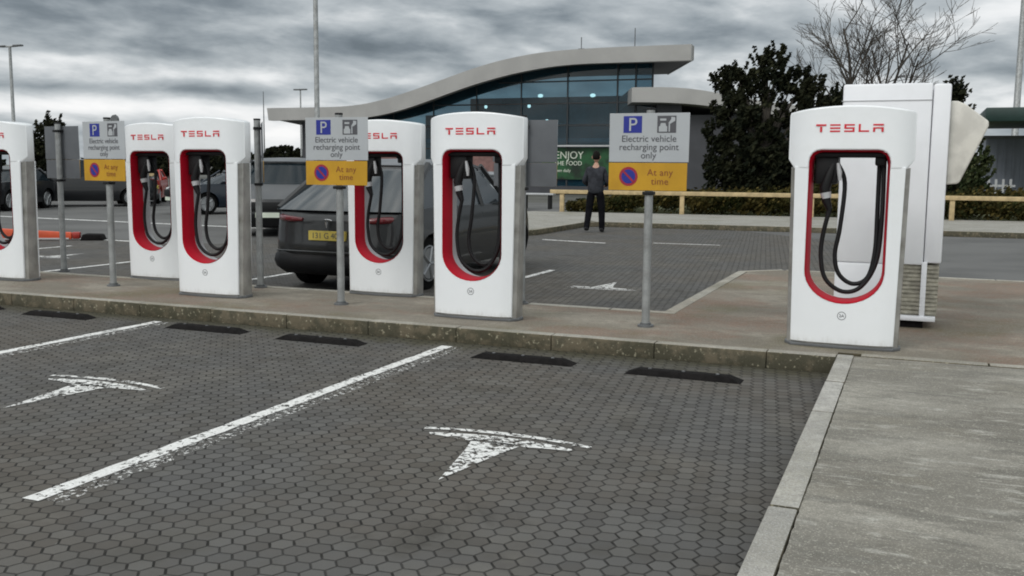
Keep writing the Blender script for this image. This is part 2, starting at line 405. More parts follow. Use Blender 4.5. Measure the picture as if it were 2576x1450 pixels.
def glass_mat(name, tint, mixf, rough=.03, ior=1.5, base=(.012, .02, .026)):
    m, n, b = new_mat(name)
    n.put(b.inputs['Base Color'], base); b.inputs['Roughness'].default_value = rough; b.inputs['IOR'].default_value = ior
    tr = n.new('ShaderNodeBsdfTransparent'); n.put(tr.inputs[0], tint); mx = n.new('ShaderNodeMixShader')
    n.put(mx.inputs[0], mixf); n.put(mx.inputs[1], b.outputs[0]); n.put(mx.inputs[2], tr.outputs[0])
    n.put(n.nt.nodes['Material Output'].inputs[0], mx.outputs[0]); return m
M['glass'] = glass_mat('teal curtain wall glass', (.32, .58, .72), .42, .04, 1.55, (.013, .04, .058))
M['cglass'] = glass_mat('car glass', (.5, .55, .55), .12, .05, 2.0)
M['cglassd'] = glass_mat('dark car glass', (.4, .45, .45), .25, .06, 1.35)
def carpaint(name, c, metal=.5):
    return mat(name, c, .3, metal=metal, var=.06, coat=.45, spec=.35, dirt=((.03, .028, .026), .25))
M['pgrey'] = carpaint('graphite car paint', (.02, .021, .022), .2)
M['pblack'] = carpaint('black car paint', (.008, .009, .011), .1)
M['pblue'] = carpaint('dark blue car paint', (.01, .018, .03), .2)
M['psilver'] = carpaint('silver car paint', (.22, .23, .24))
M['pred'] = carpaint('red car paint', (.4, .03, .02), .2)

# ------------------------------------------------------------------ ground and setting
KH = .13
def sheet(name, pts, z, m, thick=None):
    mb = MB(); n = len(pts)
    if thick is None: mb.add([(x, y, z) for x, y in pts], [tuple(range(n))])
    else: mb.prism(pts, z-thick, z)
    me = mb.mesh(name); bm = bmesh.new(); bm.from_mesh(me)
    bmesh.ops.recalc_face_normals(bm, faces=bm.faces)
    if thick is None:
        for f in bm.faces:
            if f.normal.z < 0: f.normal_flip()
    bm.to_mesh(me); bm.free()
    return tag(link(name, me, m), kind='structure')
sheet('ground', [(-900, -300), (900, -300), (900, 1500), (-900, 1500)], -.012, M['ground'])
sheet('parking_paving', [(-40, -6), (.5, -6), (.5, 8.2), (-40, 8.2)], 0, M['paver'])
sheet('rear_parking_paving', [(-30, 9.5), (-.6, 9.5), (-.6, 22), (-8.0, 30), (-8.6, 21.6), (-13, 20.6), (-13, 16), (-30, 16)], 0, M['paver'])
sheet('road', [(-120, 8.2), (60, 8.2), (60, 42), (-120, 42)], -.004, M['tarmac'])
isl = [(-34, 8.05), (-.53, 8.05), (-.53, 8.17), (9, 8.17), (9, 14.38), (-1.75, 14.62), (-2.2, 14.2), (-2.22, 9.66), (-34, 9.66)]
sheet('island', isl, KH, M['island'], KH+.01)
sheet('concrete_slab', [(9, -4), (9, 8.05)]+[(-.4035+random.uniform(0, .006), 8.05-12.05*i/260) for i in range(261)], KH-.002, M['slab'], KH+.005)
kb = MB()
x = -34.0                                   # front kerb stones
while x < -.54:
    x1 = min(x+.915, -.53); j = random.uniform(-.002, .002)
    kb.box(x+.0015, x1-.0015, 7.93+j, 8.06+j, -.005, KH+.006+j*.6); x = x1
x = -34.0                                   # back kerb
while x < -2.25:
    x1 = min(x+.915, -2.2); kb.box(x+.004, x1-.004, 9.655, 9.785, -.005, KH+.006); x = x1
y = 9.8
while y < 14.1:
    y1 = min(y+.915, 14.2); kb.box(-2.34, -2.21, y+.004, y1-.004, -.005, KH+.006); y = y1
kb.prism([(-2.34, 14.2), (-2.21, 14.16), (-1.74, 14.6), (-1.8, 14.73)], -.005, KH+.006)
x = -1.73
while x < 8.9:
    yy = lambda q: 14.61-(q+1.75)*.0223
    x1 = min(x+.915, 9); kb.prism([(x, yy(x)), (x1-.006, yy(x1)), (x1-.006, yy(x1)+.12), (x, yy(x)+.12)], -.005, KH+.006); x = x1
x = -.36
while x < 8.9:
    x1 = min(x+.915, 9); kb.box(x+.004, x1-.004, 8.055, 8.175, -.005, KH+.007); x = x1
o = kb.build('island_kerb', M['kerb'], None, bev=.012); tag(o, kind='structure')
kb = MB(); y = -4.
while y < 8.04:
    y1 = min(y+.915, 8.05); j = random.uniform(-.003, .003)
    kb.box(-.53+j, -.405+j, y+.004, y1-.004, -.005, KH+.006+j); y = y1
o = kb.build('slab_edge_kerb', M['strip'], None, bev=.01); tag(o, kind='structure')

# far pavement, verge, kerb
sheet('pavement', [(-8.45, 26.2), (-8.1, 25.8), (2.3, 26.5), (40, 29.2), (40, 37), (-12, 31), (-13.8, 21.5), (-8.6, 21.2), (-8.45, 21.6)], KH, M['pave'], KH+.01)
fk = MB()
line = [(-13.8, 21.35), (-9.1, 21.02), (-8.5, 21.12), (-8.28, 21.6), (-8.3, 25.3), (-8.0, 25.66), (2.3, 26.36), (40, 29.05)]
for (ax, ay), (bx, by) in zip(line, line[1:]):
    dv = Vector((bx-ax, by-ay)).normalized(); nx, ny = -dv.y*.14, dv.x*.14
    fk.prism([(ax, ay), (bx, by), (bx+nx, by+ny), (ax+nx, ay+ny)], -.005, KH+.005)
tag(fk.build('far_kerb', M['kerb'], None, bev=.01), kind='structure')
sheet('verge', [(-11.2, 31.2), (40, 36.2), (60, 70), (-13, 60)], .10, M['mossy'], .12)

# painted bay lines and emblems
def marking(name, polys, m, z=.004):
    mb = MB()
    for p in polys: mb.add([(x, y, z) for x, y in p], [tuple(range(len(p)))])
    me = mb.mesh(name); bm = bmesh.new(); bm.from_mesh(me)
    for f in bm.faces:
        if f.normal.z < 0: f.normal_flip()
    bm.to_mesh(me); bm.free(); return tag(link(name, me, m), kind='structure')
def wobble_line(x, y0, y1, w):
    L, Rr = [], []; n = 40
    for i in range(n+1):
        y = y0+(y1-y0)*i/n; L.append((x-w/2+random.uniform(-.006, .006), y)); Rr.append((x+w/2+random.uniform(-.006, .006), y))
    return [L[i:i+2]+Rr[i:i+2][::-1] for i in range(n)]
for bx in (-3.79, -7.03, -10.3, -13.6):
    marking('bay_line', wobble_line(bx, 3.28, 7.72, .1), M['paint'])
    marking('faded_bay_line', wobble_line(bx+.115, 3.3, 7.7, .11), M['ghost'], .003)
for bx in (-5.2, -8.5, -11.8, -15.1):
    marking('bay_line', wobble_line(bx, 10.0, 14.3, .1), M['paint'])
marking('bay_line', [[(-7.65, 20.3), (-6.1, 19.95), (-6.1, 20.08), (-7.65, 20.45)], [(-5.2, 20.5), (-3.8, 20.6), (-3.8, 20.7), (-5.2, 20.6)]], M['paint'])
marking('lane_line', [[(-34, 22.0), (-14.5, 20.4), (-14.5, 20.62), (-34, 22.25)], [(-24, 16.2), (-14, 15.6), (-14, 15.75), (-24, 16.35)]], M['paint'], .002)
def emblem(cx, cy, s, flip=1):
    """two-part tapering T emblem, arc above, stem pointing down"""
    top, polys = [], []
    n = 24
    def arc(u, r0, r1, half):          # u -1..1
        return (u*half, )
    def P(x, y): return (cx+flip*s*x, cy+flip*s*y)
    for i in range(n):
        a, b = -1+2*i/n, -1+2*(i+1)/n
        f = lambda u: .44-.075*u*u
        polys.append([P(a*.5, f(a)), P(b*.5, f(b)), P(b*.5*.985, f(b)-.055*(1-.3*abs(b))), P(a*.5*.985, f(a)-.055*(1-.3*abs(a)))])
        g = lambda u: .345-.075*u*u
        dpt = lambda u: .14*(1-abs(u)**1.2)+.03 if abs(u) > .33 else .14*(1-.33**1.2)+.03
        polys.append([P(a*.43, g(a)), P(b*.43, g(b)), P(b*.43*.95, g(b)-dpt(b)), P(a*.43*.95, g(a)-dpt(a))])
    polys.append([P(-.15, .24), P(.15, .24), P(.10, .05), P(0, -.47), P(-.10, .05)])
    return polys
for cx, cy in ((-2.17, 4.82), (-5.40, 5.0), (-8.65, 5.15)):
    marking('painted_emblem', emblem(cx, cy, 1.06), M['paintlogo'], .0045)
for cx in (-3.83, -7.1, -10.4, -13.6):
    marking('painted_emblem', emblem(cx, 12.7, 1.0, -1), M['paintlogo'], .0045)

# ------------------------------------------------------------------ charging posts
def hole_pts(ins=0., n=18):
    hw, zt, zs, zb, r = .305-ins, 1.60-ins, .63, .37+ins, .09
    pts = []
    for i in range(n+1):
        a = pi+pi*i/n; pts.append((hw*cos(a), zs+(zs-zb)*sin(a)))
    for k in range(5):
        a = pi/2*k/4; pts.append((hw-r+r*cos(a), zt-r+r*sin(a)))
    for k in range(5):
        a = pi/2+pi/2*k/4; pts.append((-hw+r+r*cos(a), zt-r+r*sin(a)))
    return pts
def u_panel(hb, ht, ins=0., zb=.035, zt=1.47):
    hp = hole_pts(ins); k = 19; arc = hp[:k][::-1]      # right side first
    hw = arc[0][0]
    return [(-hb, zb), (hb, zb), (ht, zt), (hw, zt)] + arc + [(-hw, zt), (-ht, zt)]
def lens(me, k, hw, p=5):
    """the post is lens-shaped in plan: its front and back bow towards thin ends"""
    bm = bmesh.new(); bm.from_mesh(me)
    for q in (-.45, -.42, -.385, -.34, -.28, -.2, -.1, 0, .1, .2, .28, .34, .385, .42, .45):
        bmesh.ops.bisect_plane(bm, geom=bm.verts[:]+bm.edges[:]+bm.faces[:], plane_co=(q, 0, 0), plane_no=(1, 0, 0), dist=1e-5)
    for v in bm.verts: v.co.y = .17+(v.co.y-.17)*(1-k*min(1, abs(v.co.x)/hw)**p)
    bm.to_mesh(me); bm.free(); return me
def make_charger():
    root = empty('charging_post', (0, 0, 0))
    # hood: head of the post
    pts = [(-.43, 1.455), (-.483, 1.53), (-.483, 1.885)]
    for i in range(17):
        u = -1+2*i/16; pts.append((u*.476, 1.905+.05*(1-u*u)))
    pts += [(.483, 1.885), (.483, 1.53), (.43, 1.455), (.3075, 1.455)]
    hp = [p for p in hole_pts(-.0025) if p[1] > 1.46]
    pts += hp + [(-.3075, 1.455)]
    hood = plate([pts], -.006, .34, .014, 3)
    link('hood', lens(hood, .70, .475), M['white'], root, 35)
    link('front_panel', lens(plate([u_panel(.402, .423, -.004)], 0, .03, .005), .294, .402), M['white'], root, 35)
    link('back_panel', lens(plate([u_panel(.402, .423, -.004)], .31, .34, .005), .294, .402), M['white'], root, 35)
    core = plate([u_panel(.437, .457, -.012, 0., 1.465)], .018, .325, .006)
    link('side_casing', lens(core, .62, .455, 4), M['steel'], root, 35)
    f = MB(); f.prism([(-.455, .12), (-.4, .035), (0, -.004), (.4, .035), (.455, .12), (.455, .22), (.4, .305), (0, .344), (-.4, .305), (-.455, .22)], -.004, .022); f.build('foot_frame', M['dgrey'], root, bev=.004)
    # red liner of the opening
    def band(secs, name, m):
        ml = MB(); rings = [[(x, y, z) for x, z in hole_pts(i)] for y, i in secs]; n = len(rings[0])
        ml.add([p for r_ in rings for p in r_], [(i*n+k, i*n+(k+1) % n, (i+1)*n+(k+1) % n, (i+1)*n+k) for i in range(len(rings)-1) for k in range(n)])
        me = ml.mesh()
        for v in me.vertices: v.co.y = .17+(v.co.y-.17)*(1-.294*min(1, abs(v.co.x)/.402)**5)
        link(name, me, m, root, 50)
    band([(-.004, -.001), (.006, .004), (.03, .009), (.19, .022)], 'liner', M['red'])
    band([(.19, .022), (.192, .012), (.31, .008), (.343, .0)], 'rear_liner', M['lgrey'])
    # top housing inside the opening, holster, plug
    h = MB(); h.box(-.28, .28, .06, .29, 1.545, 1.585); h.box(-.265, -.09, .09, .25, 1.33, 1.56); h.box(.19, .275, .1, .24, 1.48, 1.56)
    h.build('holster', M['black'], root, bev=.015)
    p = MB(); p.tube([(-.12, .12, 1.5), (-.15, .11, 1.42), (-.185, .10, 1.3), (-.17, .10, 1.2), (-.14, .1, 1.12)], [.03, .04, .045, .035, .022], 10)
    plug = p.build('plug', M['black'], root, smooth=50)
    p = MB(); p.tube([(-.178, .098, 1.262), (-.168, .098, 1.215)], [.044, .038], 10); p.build('plug_collar', M['lgrey'], plug, smooth=50)
    p = MB(); p.tube([(-.09, .085, 1.5), (-.075, .08, 1.43), (-.07, .08, 1.36)], [.012, .02, .012], 8); p.build('grip', M['lgrey'], plug, smooth=50)
    def spl(P, k=6):
        out = []
        for i in range(len(P)-1):
            p0, p1, p2, p3 = [Vector(P[max(0, min(len(P)-1, j))]) for j in (i-1, i, i+1, i+2)]
            for t in range(k):
                t /= k; out.append(.5*((2*p1)+(p2-p0)*t+(2*p0-5*p1+4*p2-p3)*t*t+(3*p1-p0-3*p2+p3)*t**3))
        out.append(Vector(P[-1])); return out
    A = [(-.14, .10, 1.13), (-.185, .1, .90), (-.19, .1, .72), (-.145, .1, .55), (-.01, .11, .455), (.13, .12, .50), (.235, .13, .70), (.262, .14, 1.02), (.258, .16, 1.52)]
    B = [(-.10, .16, 1.5), (-.035, .15, 1.34), (-.055, .14, .98), (-.085, .14, .76), (-.05, .14, .60), (.06, .14, .52), (.175, .14, .575), (.222, .15, .78), (.225, .17, 1.1), (.222, .17, 1.52)]
    c = MB(); c.tube(spl(A), .018, 8); c.build('cable', M['black'], root, smooth=60)
    c = MB(); c.tube(spl(B), .018, 8); c.build('cable', M['black'], root, smooth=60)
    # lettering
    L = {'T': [(0, 1.1, .78, 1), (.43, .67, 0, .68)], 'E': [(0, 1.1, .8, 1), (0, 1.1, .4, .6), (0, 1.1, 0, .2)],
         'S': [(0, 1.1, .8, 1), (0, 1.1, .4, .6), (0, 1.1, 0, .2), (0, .22, .5, .9), (.88, 1.1, .1, .5)],
         'L': [(0, .22, 0, 1), (.22, 1.1, 0, .2)], 'A': [(0, 1.1, .8, 1), (0, .22, 0, .58), (.88, 1.1, 0, .58), (.22, .88, .42, .58)]}
    t = MB(); hgt = .062; wd = .51; stp = (wd-1.1*hgt*1.15)/4
    for i, ch in enumerate('TESLA'):
        x0 = -wd/2+i*stp-.01
        for (a, b, c0, c1) in L[ch]: t.box(x0+a*hgt*1.15, x0+b*hgt*1.15, -.0085, -.004, 1.745+c0*hgt, 1.745+c1*hgt)
    t.build('lettering', M['redtxt'], root)
    # bay number roundel below the opening
    ring = [[(.034*cos(2*pi*k/28), .268+.034*sin(2*pi*k/28)) for k in range(28)], [(.030*cos(2*pi*k/28), .268+.030*sin(2*pi*k/28)) for k in range(28)]]
    me = plate(ring, -.002, 0.001, .0004, 1); tm = text_mesh('2A', .034, depth=.0005); tm.transform(Matrix.Translation((0, -.002, .257)))
    link('bay_number', join([me, tm]), M['txt'], root)
    return root
c0 = make_charger()
posts = [(-.53, 8.335, 0, 'nearest charging post with a looped black cable, in front of the tall white cabinet', 'front'),
         (-3.90, 8.45, 0, 'white charging post nearest the walking man, front row, grey sign back at its right shoulder', 'front'),
         (-7.21, 8.66, 0, 'white charging post in the front row, overlapping the rear post on its left', 'front'),
         (-10.54, 8.80, 0, 'white charging post cut off by the left edge of the photo', 'front'),
         (-5.56, 9.58, 0, 'white charging post behind the middle parking sign, a dark car right behind it', 'rear'),
         (-8.86, 9.66, 0, 'white charging post in the rear row just right of the leftmost parking sign', 'rear')]
for i, (x, y, rz, lb, g) in enumerate(posts):
    o = c0 if i == 0 else copy_tree(c0)
    o.location = (x, y, KH+.004); o.rotation_euler.z = rz
    tag(o, lb, 'charging post', 'electric charging posts along the island')

# tall white cabinet behind the nearest post
cab = empty('equipment_cabinet', (0, 9.76, KH), 0, 'tall white equipment cabinet with a slatted base and off-white side hood', 'cabinet')
cab.scale = (.9375, .95, .977)
m_ = MB(); m_.box(-.75, .07, 0, .8, .60, 2.29); m_.box(-.75, -.17, 0, .8, .12, .60); m_.build('housing', M['cabinet'], cab, bev=.02)
m_ = MB(); m_.box(.076, .235, .01, .75, .62, 2.28); m_.build('side_cover', M['cabinet'], cab, bev=.02)
m_ = MB(); m_.box(-.76, .07, -.006, .02, 2.13, 2.137); m_.build('seam', M['lgrey'], cab)
m_ = MB()
for r_ in range(11):
    for k in range(0):
        x0 = -.165+k*.055+(.027 if r_ % 2 else 0); m_.box(x0, x0+.05, .03, .06, .135+r_*.036, .165+r_*.036)
for r_ in range(12): m_.box(-.168, .218, .035, .06, .135+r_*.039, .158+r_*.039)
m_.box(-.17, .22, .05, .7, .12, .60); m_.build('grille', mat('grille slats', (.36, .34, .28), .8, var=.25, scale=12), cab)
m_ = MB(); m_.box(.06, .11, -.004, .05, .1, .63); m_.build('corner_bar', M['cabinet'], cab, bev=.005)
m_ = MB(); m_.box(-.76, .21, -.02, .8, .07, .115); m_.build('base_frame', M['cabinet'], cab, bev=.008)
m_ = MB(); m_.box(-.7, .1, .03, .75, -.004, .07); m_.build('plinth', M['rubber'], cab, bev=.005)
hd = []
hd = [(.235, 2.13), (.30, 2.125), (.36, 2.10), (.41, 2.065), (.575, 1.94), (.58, 1.90), (.565, 1.86), (.36, 1.39), (.34, 1.365), (.235, 1.355)]
m_ = MB(); m_.prism(hd, .1, .62, T=lambda a, b, c: (a, c, b))
hood = m_.build('hood', M['duct'], cab, bev=.018, seg=3)
m_ = MB()
for i in range(12):
    xx = .25+i*.024; zt = 1.98-max(0, xx-.3)*.75; zb = 1.36 if xx < .35 else 1.36+(xx-.35)*2.35
    m_.box(xx, xx+.006, .0975, .102, zb+.04, zt-.06)
m_.build('rib', M['duct'], hood)

# ------------------------------------------------------------------ parking signs
def make_sign():
    root = empty('parking_sign', (0, 0, 0))
    m_ = MB(); m_.cyl((0, 0, 0), .038, 1.97, 'z', 16); m_.build('post', M['grey'], root, smooth=60)
    m_ = MB(); m_.cyl((0, 0, -.003), .075, .02, 'z', 16); m_.cyl((0, 0, .017), .05, .02, 'z', 16); m_.build('base_plate', M['dgrey'], root, smooth=40)
    m_ = MB(); m_.cyl((0, 0, 1.968), .041, .02, 'z', 16); m_.build('post_cap', M['black'], root, bev=.003)
    for zb in (1.21, 1.86): m_ = MB(); m_.box(-.05, .05, -.052, .045, zb, zb+.03); m_.build('bracket', M['black'], root, bev=.003)
    X = .365
    rr = lambda x0, x1, z0, z1: [(x0, z0), (x1, z0), (x1, z1), (x0, z1)]
    wp = link('white_panel', plate([rr(-X, X, 1.505, 1.94)], -.056, -.05, .0015, 1), M['signw'], root)
    yp = link('yellow_panel', plate([rr(-X, X-.012, 1.25, 1.498)], -.056, -.05, .0015, 1), M['signy'], root)
    y_ = -.0565
    def txt(s, size, x, z, m, par, name, sp=1.0):
        me = text_mesh(s, size, spacing=sp); me.transform(Matrix.Translation((x, y_-.001, z))); link(name, me, m, par)
    m_ = MB(); m_.box(-.235, -.065, y_-.0015, -.054, 1.765, 1.915); ps = m_.build('parking_symbol', M['blue'], wp)
    me = text_mesh('P', .17, depth=.001); me.transform(Matrix.Translation((-.15, y_-.003, 1.782))); link('letter', join([me]), M['bannerw'], ps) if False else None
    me2 = join([me]); 
    o = link('parking_letter', me2, M['signw'], wp)
    m_ = MB(); m_.box(.075, .245, y_-.0015, -.054, 1.765, 1.915); m_.build('charging_symbol', M['txt'], wp)
    T = lambda a, b, c: (a, c, b)
    m_ = MB(); q0, q1 = y_-.003, y_-.0005
    m_.prism([(.09, 1.775), (.165, 1.775), (.165, 1.82), (.155, 1.825), (.148, 1.85), (.107, 1.85), (.1, 1.825), (.09, 1.82)], q0, q1, T)     # car front
    m_.prism([(.10, 1.872), (.155, 1.872), (.155, 1.89), (.10, 1.89)], q0, q1, T)
    m_.prism([(.185, 1.84), (.235, 1.87), (.235, 1.90), (.2, 1.905), (.2, 1.885), (.175, 1.85)], q0, q1, T)
    m_.prism([(.178, 1.775), (.19, 1.775), (.19, 1.85), (.178, 1.85)], q0, q1, T)
    m_.build('charging_pictogram', M['signw'], wp)
    txt('Electric vehicle', .083, 0, 1.686, M['txt'], wp, 'text', 1.0)
    txt('recharging point', .083, 0, 1.612, M['txt'], wp, 'text', 1.0)
    txt('only', .083, 0, 1.538, M['txt'], wp, 'text', 1.0)
    m_ = MB(); m_.cyl((-.18, y_-.001, 1.375), .086, .004, 'y', 36); rg = m_.build('no_parking_ring', M['sred'], yp)
    m_ = MB(); m_.cyl((-.18, y_-.0025, 1.375), .064, .004, 'y', 36); m_.build('no_parking_disc', M['blue'], yp)
    a = R(45); m_ = MB(); c_, s_ = .066*cos(a), .066*sin(a)
    m_.prism([(-.18-c_-.006, 1.375+s_-.006), (-.18-c_+.006, 1.375+s_+.006), (-.18+c_+.006, 1.375-s_+.006), (-.18+c_-.006, 1.375-s_-.006)], y_-.0045, y_-.002, T)
    m_.build('no_parking_bar', M['sred'], yp)
    txt('At any', .085, .11, 1.385, M['txty'], yp, 'text', 1.05)
    txt('time', .085, .11, 1.305, M['txty'], yp, 'text', 1.05)
    return root
s0 = make_sign()
for i, (x, y, rz, lb) in enumerate([
        (-2.27, 8.77, R(1), 'white and yellow parking sign nearest the camera, right of the walking man'),
        (-5.56, 8.80, R(2), 'white and yellow parking sign in front of the dark parked car and tall lamp pole'),
        (-8.84, 8.98, R(-7), 'leftmost white and yellow parking sign, turned slightly away'),
        (-10.62, 9.92, R(171), 'parking sign seen from its dark grey back, near the left edge'),
        (-7.20, 9.63, R(128), 'parking sign turned edge-on so only its post and rim show'),
        (-3.87, 9.68, R(180), 'parking sign seen from its grey back, showing right of a front row post')]):
    o = s0 if i == 0 else copy_tree(s0)
    o.location = (x, y, KH); o.rotation_euler.z = rz
    tag(o, lb, 'parking sign', 'parking signs on the charging island')
# sheet-metal backs are grey: rear faces of the panels
for o in list(bpy.data.objects):
    if o.name.startswith(('white_panel', 'yellow_panel')):
        me = o.data
        if len(me.materials) < 2:
            me.materials.append(M['signback'])
            for p in me.polygons:
                if p.normal.y > .5: p.material_index = 1

# ------------------------------------------------------------------ black rubber wheel stops
def make_stop():
    m_ = MB(); L, W_, H_ = .45, .085, .042
    v = [(-L, -W_, 0), (L, -W_, 0), (L, W_, 0), (-L, W_, 0), (-L+.1, -W_*.55, H_), (L-.1, -W_*.55, H_), (L-.1, W_*.55, H_), (-L+.1, W_*.55, H_)]
    m_.add(v, [(0,3,2,1),(4,5,6,7),(0,1,5,4),(1,2,6,5),(2,3,7,6),(3,0,4,7)])
    return m_.build('wheel_stop', M['rubber'], None, bev=.008)
ws = make_stop()
for bx_ in (-.26, 0, .26):
    m_ = MB(); m_.cyl((bx_, 0, .041), .014, .006, 'z', 10); m_.build('bolt', M['dgrey'], ws)
WS = [(-1.59, 7.32, 'black rubber wheel stop nearest the right kerb corner'), (-2.94, 7.40, 'black rubber wheel stop just right of the long bay line'),
      (-4.93, 7.45, 'black rubber wheel stop just left of the long bay line'), (-6.26, 7.52, 'black rubber wheel stop just right of the shorter far bay line'),
      (-8.2, 7.56, 'black rubber wheel stop left of the shorter far bay line'), (-9.55, 7.62, 'black rubber wheel stop cut by the left edge of the photo'),
      (-3.35, 10.15, 'black rubber wheel stop half hidden behind the island kerb, left one'), (-2.75, 10.22, 'black wheel stop behind the nearest sign post')]
for i, (x, y, lb) in enumerate(WS):
    o = ws if i == 0 else copy_tree(ws)
    o.location = (x, y, .0); tag(o, lb, 'wheel stop', 'black wheel stops in the bays')

# ------------------------------------------------------------------ cars
def arch_profile(top, L, a1, a2, ra, zb=.24):
    """closed side outline: bottom with two wheel arches, then given top points (front->rear)"""
    pts = [(.15, zb)]
    for c in (a1, a2):
        z0 = zb; al = math.asin(max(-1, min(1, (z0-.34)/ra)))
        for i in range(13):
            a = (pi-al)+( -(pi-2*al))*i/12
            pts.append((c+ra*cos(a), .34+ra*sin(a)))
    pts.append((L-.2, zb)); return pts+top
def shell(name, prof, hw, parent, m, deform, cuts_z=(), step=.18, bev=.0, mats=None):
    bm = bmesh.new()
    vs = [bm.verts.new((0, l, z)) for l, z in prof]; f = bm.faces.new(vs)
    bm.normal_update()
    bmesh.ops.triangulate(bm, faces=[f])
    r_ = bmesh.ops.extrude_face_region(bm, geom=list(bm.faces))
    nv = [g for g in r_['geom'] if isinstance(g, bmesh.types.BMVert)]
    for v in nv: v.co.x = hw
    old = [v for v in bm.verts if v not in set(nv)]
    for v in old: v.co.x = -hw
    L0, L1 = min(p[0] for p in prof), max(p[0] for p in prof); Z0, Z1 = min(p[1] for p in prof), max(p[1] for p in prof)
    def cut(co, no): bmesh.ops.bisect_plane(bm, geom=bm.verts[:]+bm.edges[:]+bm.faces[:], plane_co=co, plane_no=no, dist=1e-5)
    k = L0+step
    while k < L1: cut((0, k, 0), (0, 1, 0)); k += step
    k = Z0+.1
    while k < Z1: cut((0, 0, k), (0, 0, 1)); k += .1
    for q in (-.92, -.75, -.4, 0, .4, .75, .92): cut((hw*q, 0, 0), (1, 0, 0))
    for v in bm.verts: v.co = Vector(deform(*v.co))
    bmesh.ops.recalc_face_normals(bm, faces=bm.faces)
    me = bpy.data.meshes.new(name); bm.to_mesh(me); bm.free()
    return link(name, me, m, parent, 38)
def make_car(name, loc, rz, label, cat, paint, L=4.9, W=1.95, H=1.66, belt=.98, kind='suv', lights=True, plate_m=None, group=None):
    """origin at the rear bumper centre on the ground, +Y is forward"""
    root = empty(name, loc, rz, label, cat, group)
    hw = W/2
    a1, a2, ra = .92, L-.95, .39
    nose = .98 if kind != 'low' else .82
    top = [(L-.06, .38), (L, .5), (L-.03, .66), (L-.12, nose-.14), (L-.5, nose-.03), (L-1.15, belt+.03), (L-2.6, belt+.03), (1.2, belt+.04), (.42, belt+.01), (.14, belt-.03), (.05, belt-.12), (.03, .72), (0, .6), (.02, .42), (.08, .3)]
    prof = arch_profile(top, L, a1, a2, ra)
    def dfm(x, l, z):
        u = x/hw
        e = 1.
        if l < .7: e -= .16*((.7-l)/.7)**2.2
        if l > L-1.0: e -= .22*((l-L+1.0)/1.0)**2.2
        e -= .05*max(0, (z-.62)/.4)**1.5 + .05*max(0, (.5-z)/.26)**1.5
        # crown of the ends in plan
        ll = l
        if l < .6: ll = l+.16*abs(u)**3*(1-l/.6)
        if l > L-.6: ll = l-.3*abs(u)**3*(1-(L-l)/.6)
        return (x*e, ll, z)
    body = shell('body', prof, hw, root, paint, dfm)
    # glasshouse
    gw = hw-.06; zr = H-.05
    if kind == 'pickup': gp = [(L-1.35, belt), (L-1.95, zr-.06), (L-2.5, zr), (L-3.1, zr-.02), (L-3.2, belt)]
    elif kind == 'low': gp = [(L-1.25, belt), (L-2.1, zr-.1), (L-2.6, zr), (1.6, zr-.02), (.95, zr-.16), (.35, belt)]
    elif kind == 'fast': gp = [(L-1.15, belt), (L-2.05, zr-.1), (L-2.6, zr), (1.8, zr), (1.12, zr-.09), (.14, belt)]
    else: gp = [(L-1.15, belt), (L-2.0, zr-.1), (L-2.5, zr-.01), (1.7, zr), (1.0, zr-.07), (.28, belt)]
    def dg(x, l, z):
        t = max(0, (z-belt)/(zr-belt)); u = x/gw
        e = 1-.2*t-.03*max(0, (1.2-l)/1.2)
        return (x*e, l+(.12*abs(u)**3 if l < 1.3 else 0)-(.2*abs(u)**3 if l > L-2.0 else 0), z-.02*abs(u)**2*t)
    shell('window_glass', gp, gw, root, M['cglass' if kind == 'fast' else 'cglassd'], dg, step=.2)
    # roof skin a little proud of the glass
    rp_ = [(p[0]+ (.06 if i == 0 else 0), p[1]) for i, p in enumerate(gp[1:-1])]
    rpo = [(l, z+.022) for l, z in rp_]+[(l, z-.02) for l, z in rp_[::-1]]
    def dr(x, l, z):
        p = dg(x, l, min(z, zr)); return (p[0]*1.012, p[1], p[2]+max(0, z-zr)+.004)
    shell('roof', rpo, gw, root, paint, dr, step=.25)
    # pillars
    for s in (-1, 1):
        for (l0, l1, wdt) in [(gp[0][0], gp[1][0], .035), (L*.52, L*.52-.04, .04), (gp[-1][0]+.05, gp[-2][0], .05)]:
            a = Vector(dg(s*gw, l0, belt)); b = Vector(dg(s*gw, l1, zr-.04))
            pm = MB(); pm.tube([a, b], wdt, 6); pm.build('pillar', paint, root, smooth=50)
    # wheels
    for s in (-1, 1):
        for a in (a1, a2):
            m_ = MB(); x0 = s*(hw-.06); m_.tube([(x0-s*.22, a, .34), (x0-s*.2, a, .34), (x0-.02*s, a, .34), (x0, a, .34)], [.3, .345, .345, .31], 28)
            wh = m_.build('wheel', M['tyre'], root, smooth=40)
            m_ = MB(); m_.cyl((x0-.004*s if s > 0 else x0-.008, a, .34), .2, .012, 'x', 24)
            for k in range(5):
                an = 2*pi*k/5; m_.tube([(x0+.008*s, a, .34), (x0+.008*s, a+.22*cos(an), .34+.22*sin(an))], .022, 6)
            m_.tube([(x0+.002*s, a+.225*cos(2*pi*k/28), .34+.225*sin(2*pi*k/28)) for k in range(29)], .014, 6, False)
            m_.build('rim', M['rim'], wh, smooth=40)
    m_ = MB(); m_.box(-hw+.26, hw-.26, .3, L-.35, .2, .5); m_.build('underbody', M['black'], root)
    # rear and front details follow the end surface
    def on_rear(x, z): return dfm(x, .03 if z > .6 else .02, z)[1]
    for s in (-1, 1):
        m_ = MB(); m_.tube([(s*(hw*.40), .075, belt-.115), (s*hw*.62, .10, belt-.11), (s*hw*.78, .19, belt-.10), (s*hw*.86, .36, belt-.09)], [.025, .04, .045, .02], 8); m_.build('tail_lamp', M['tail'], root, smooth=50)
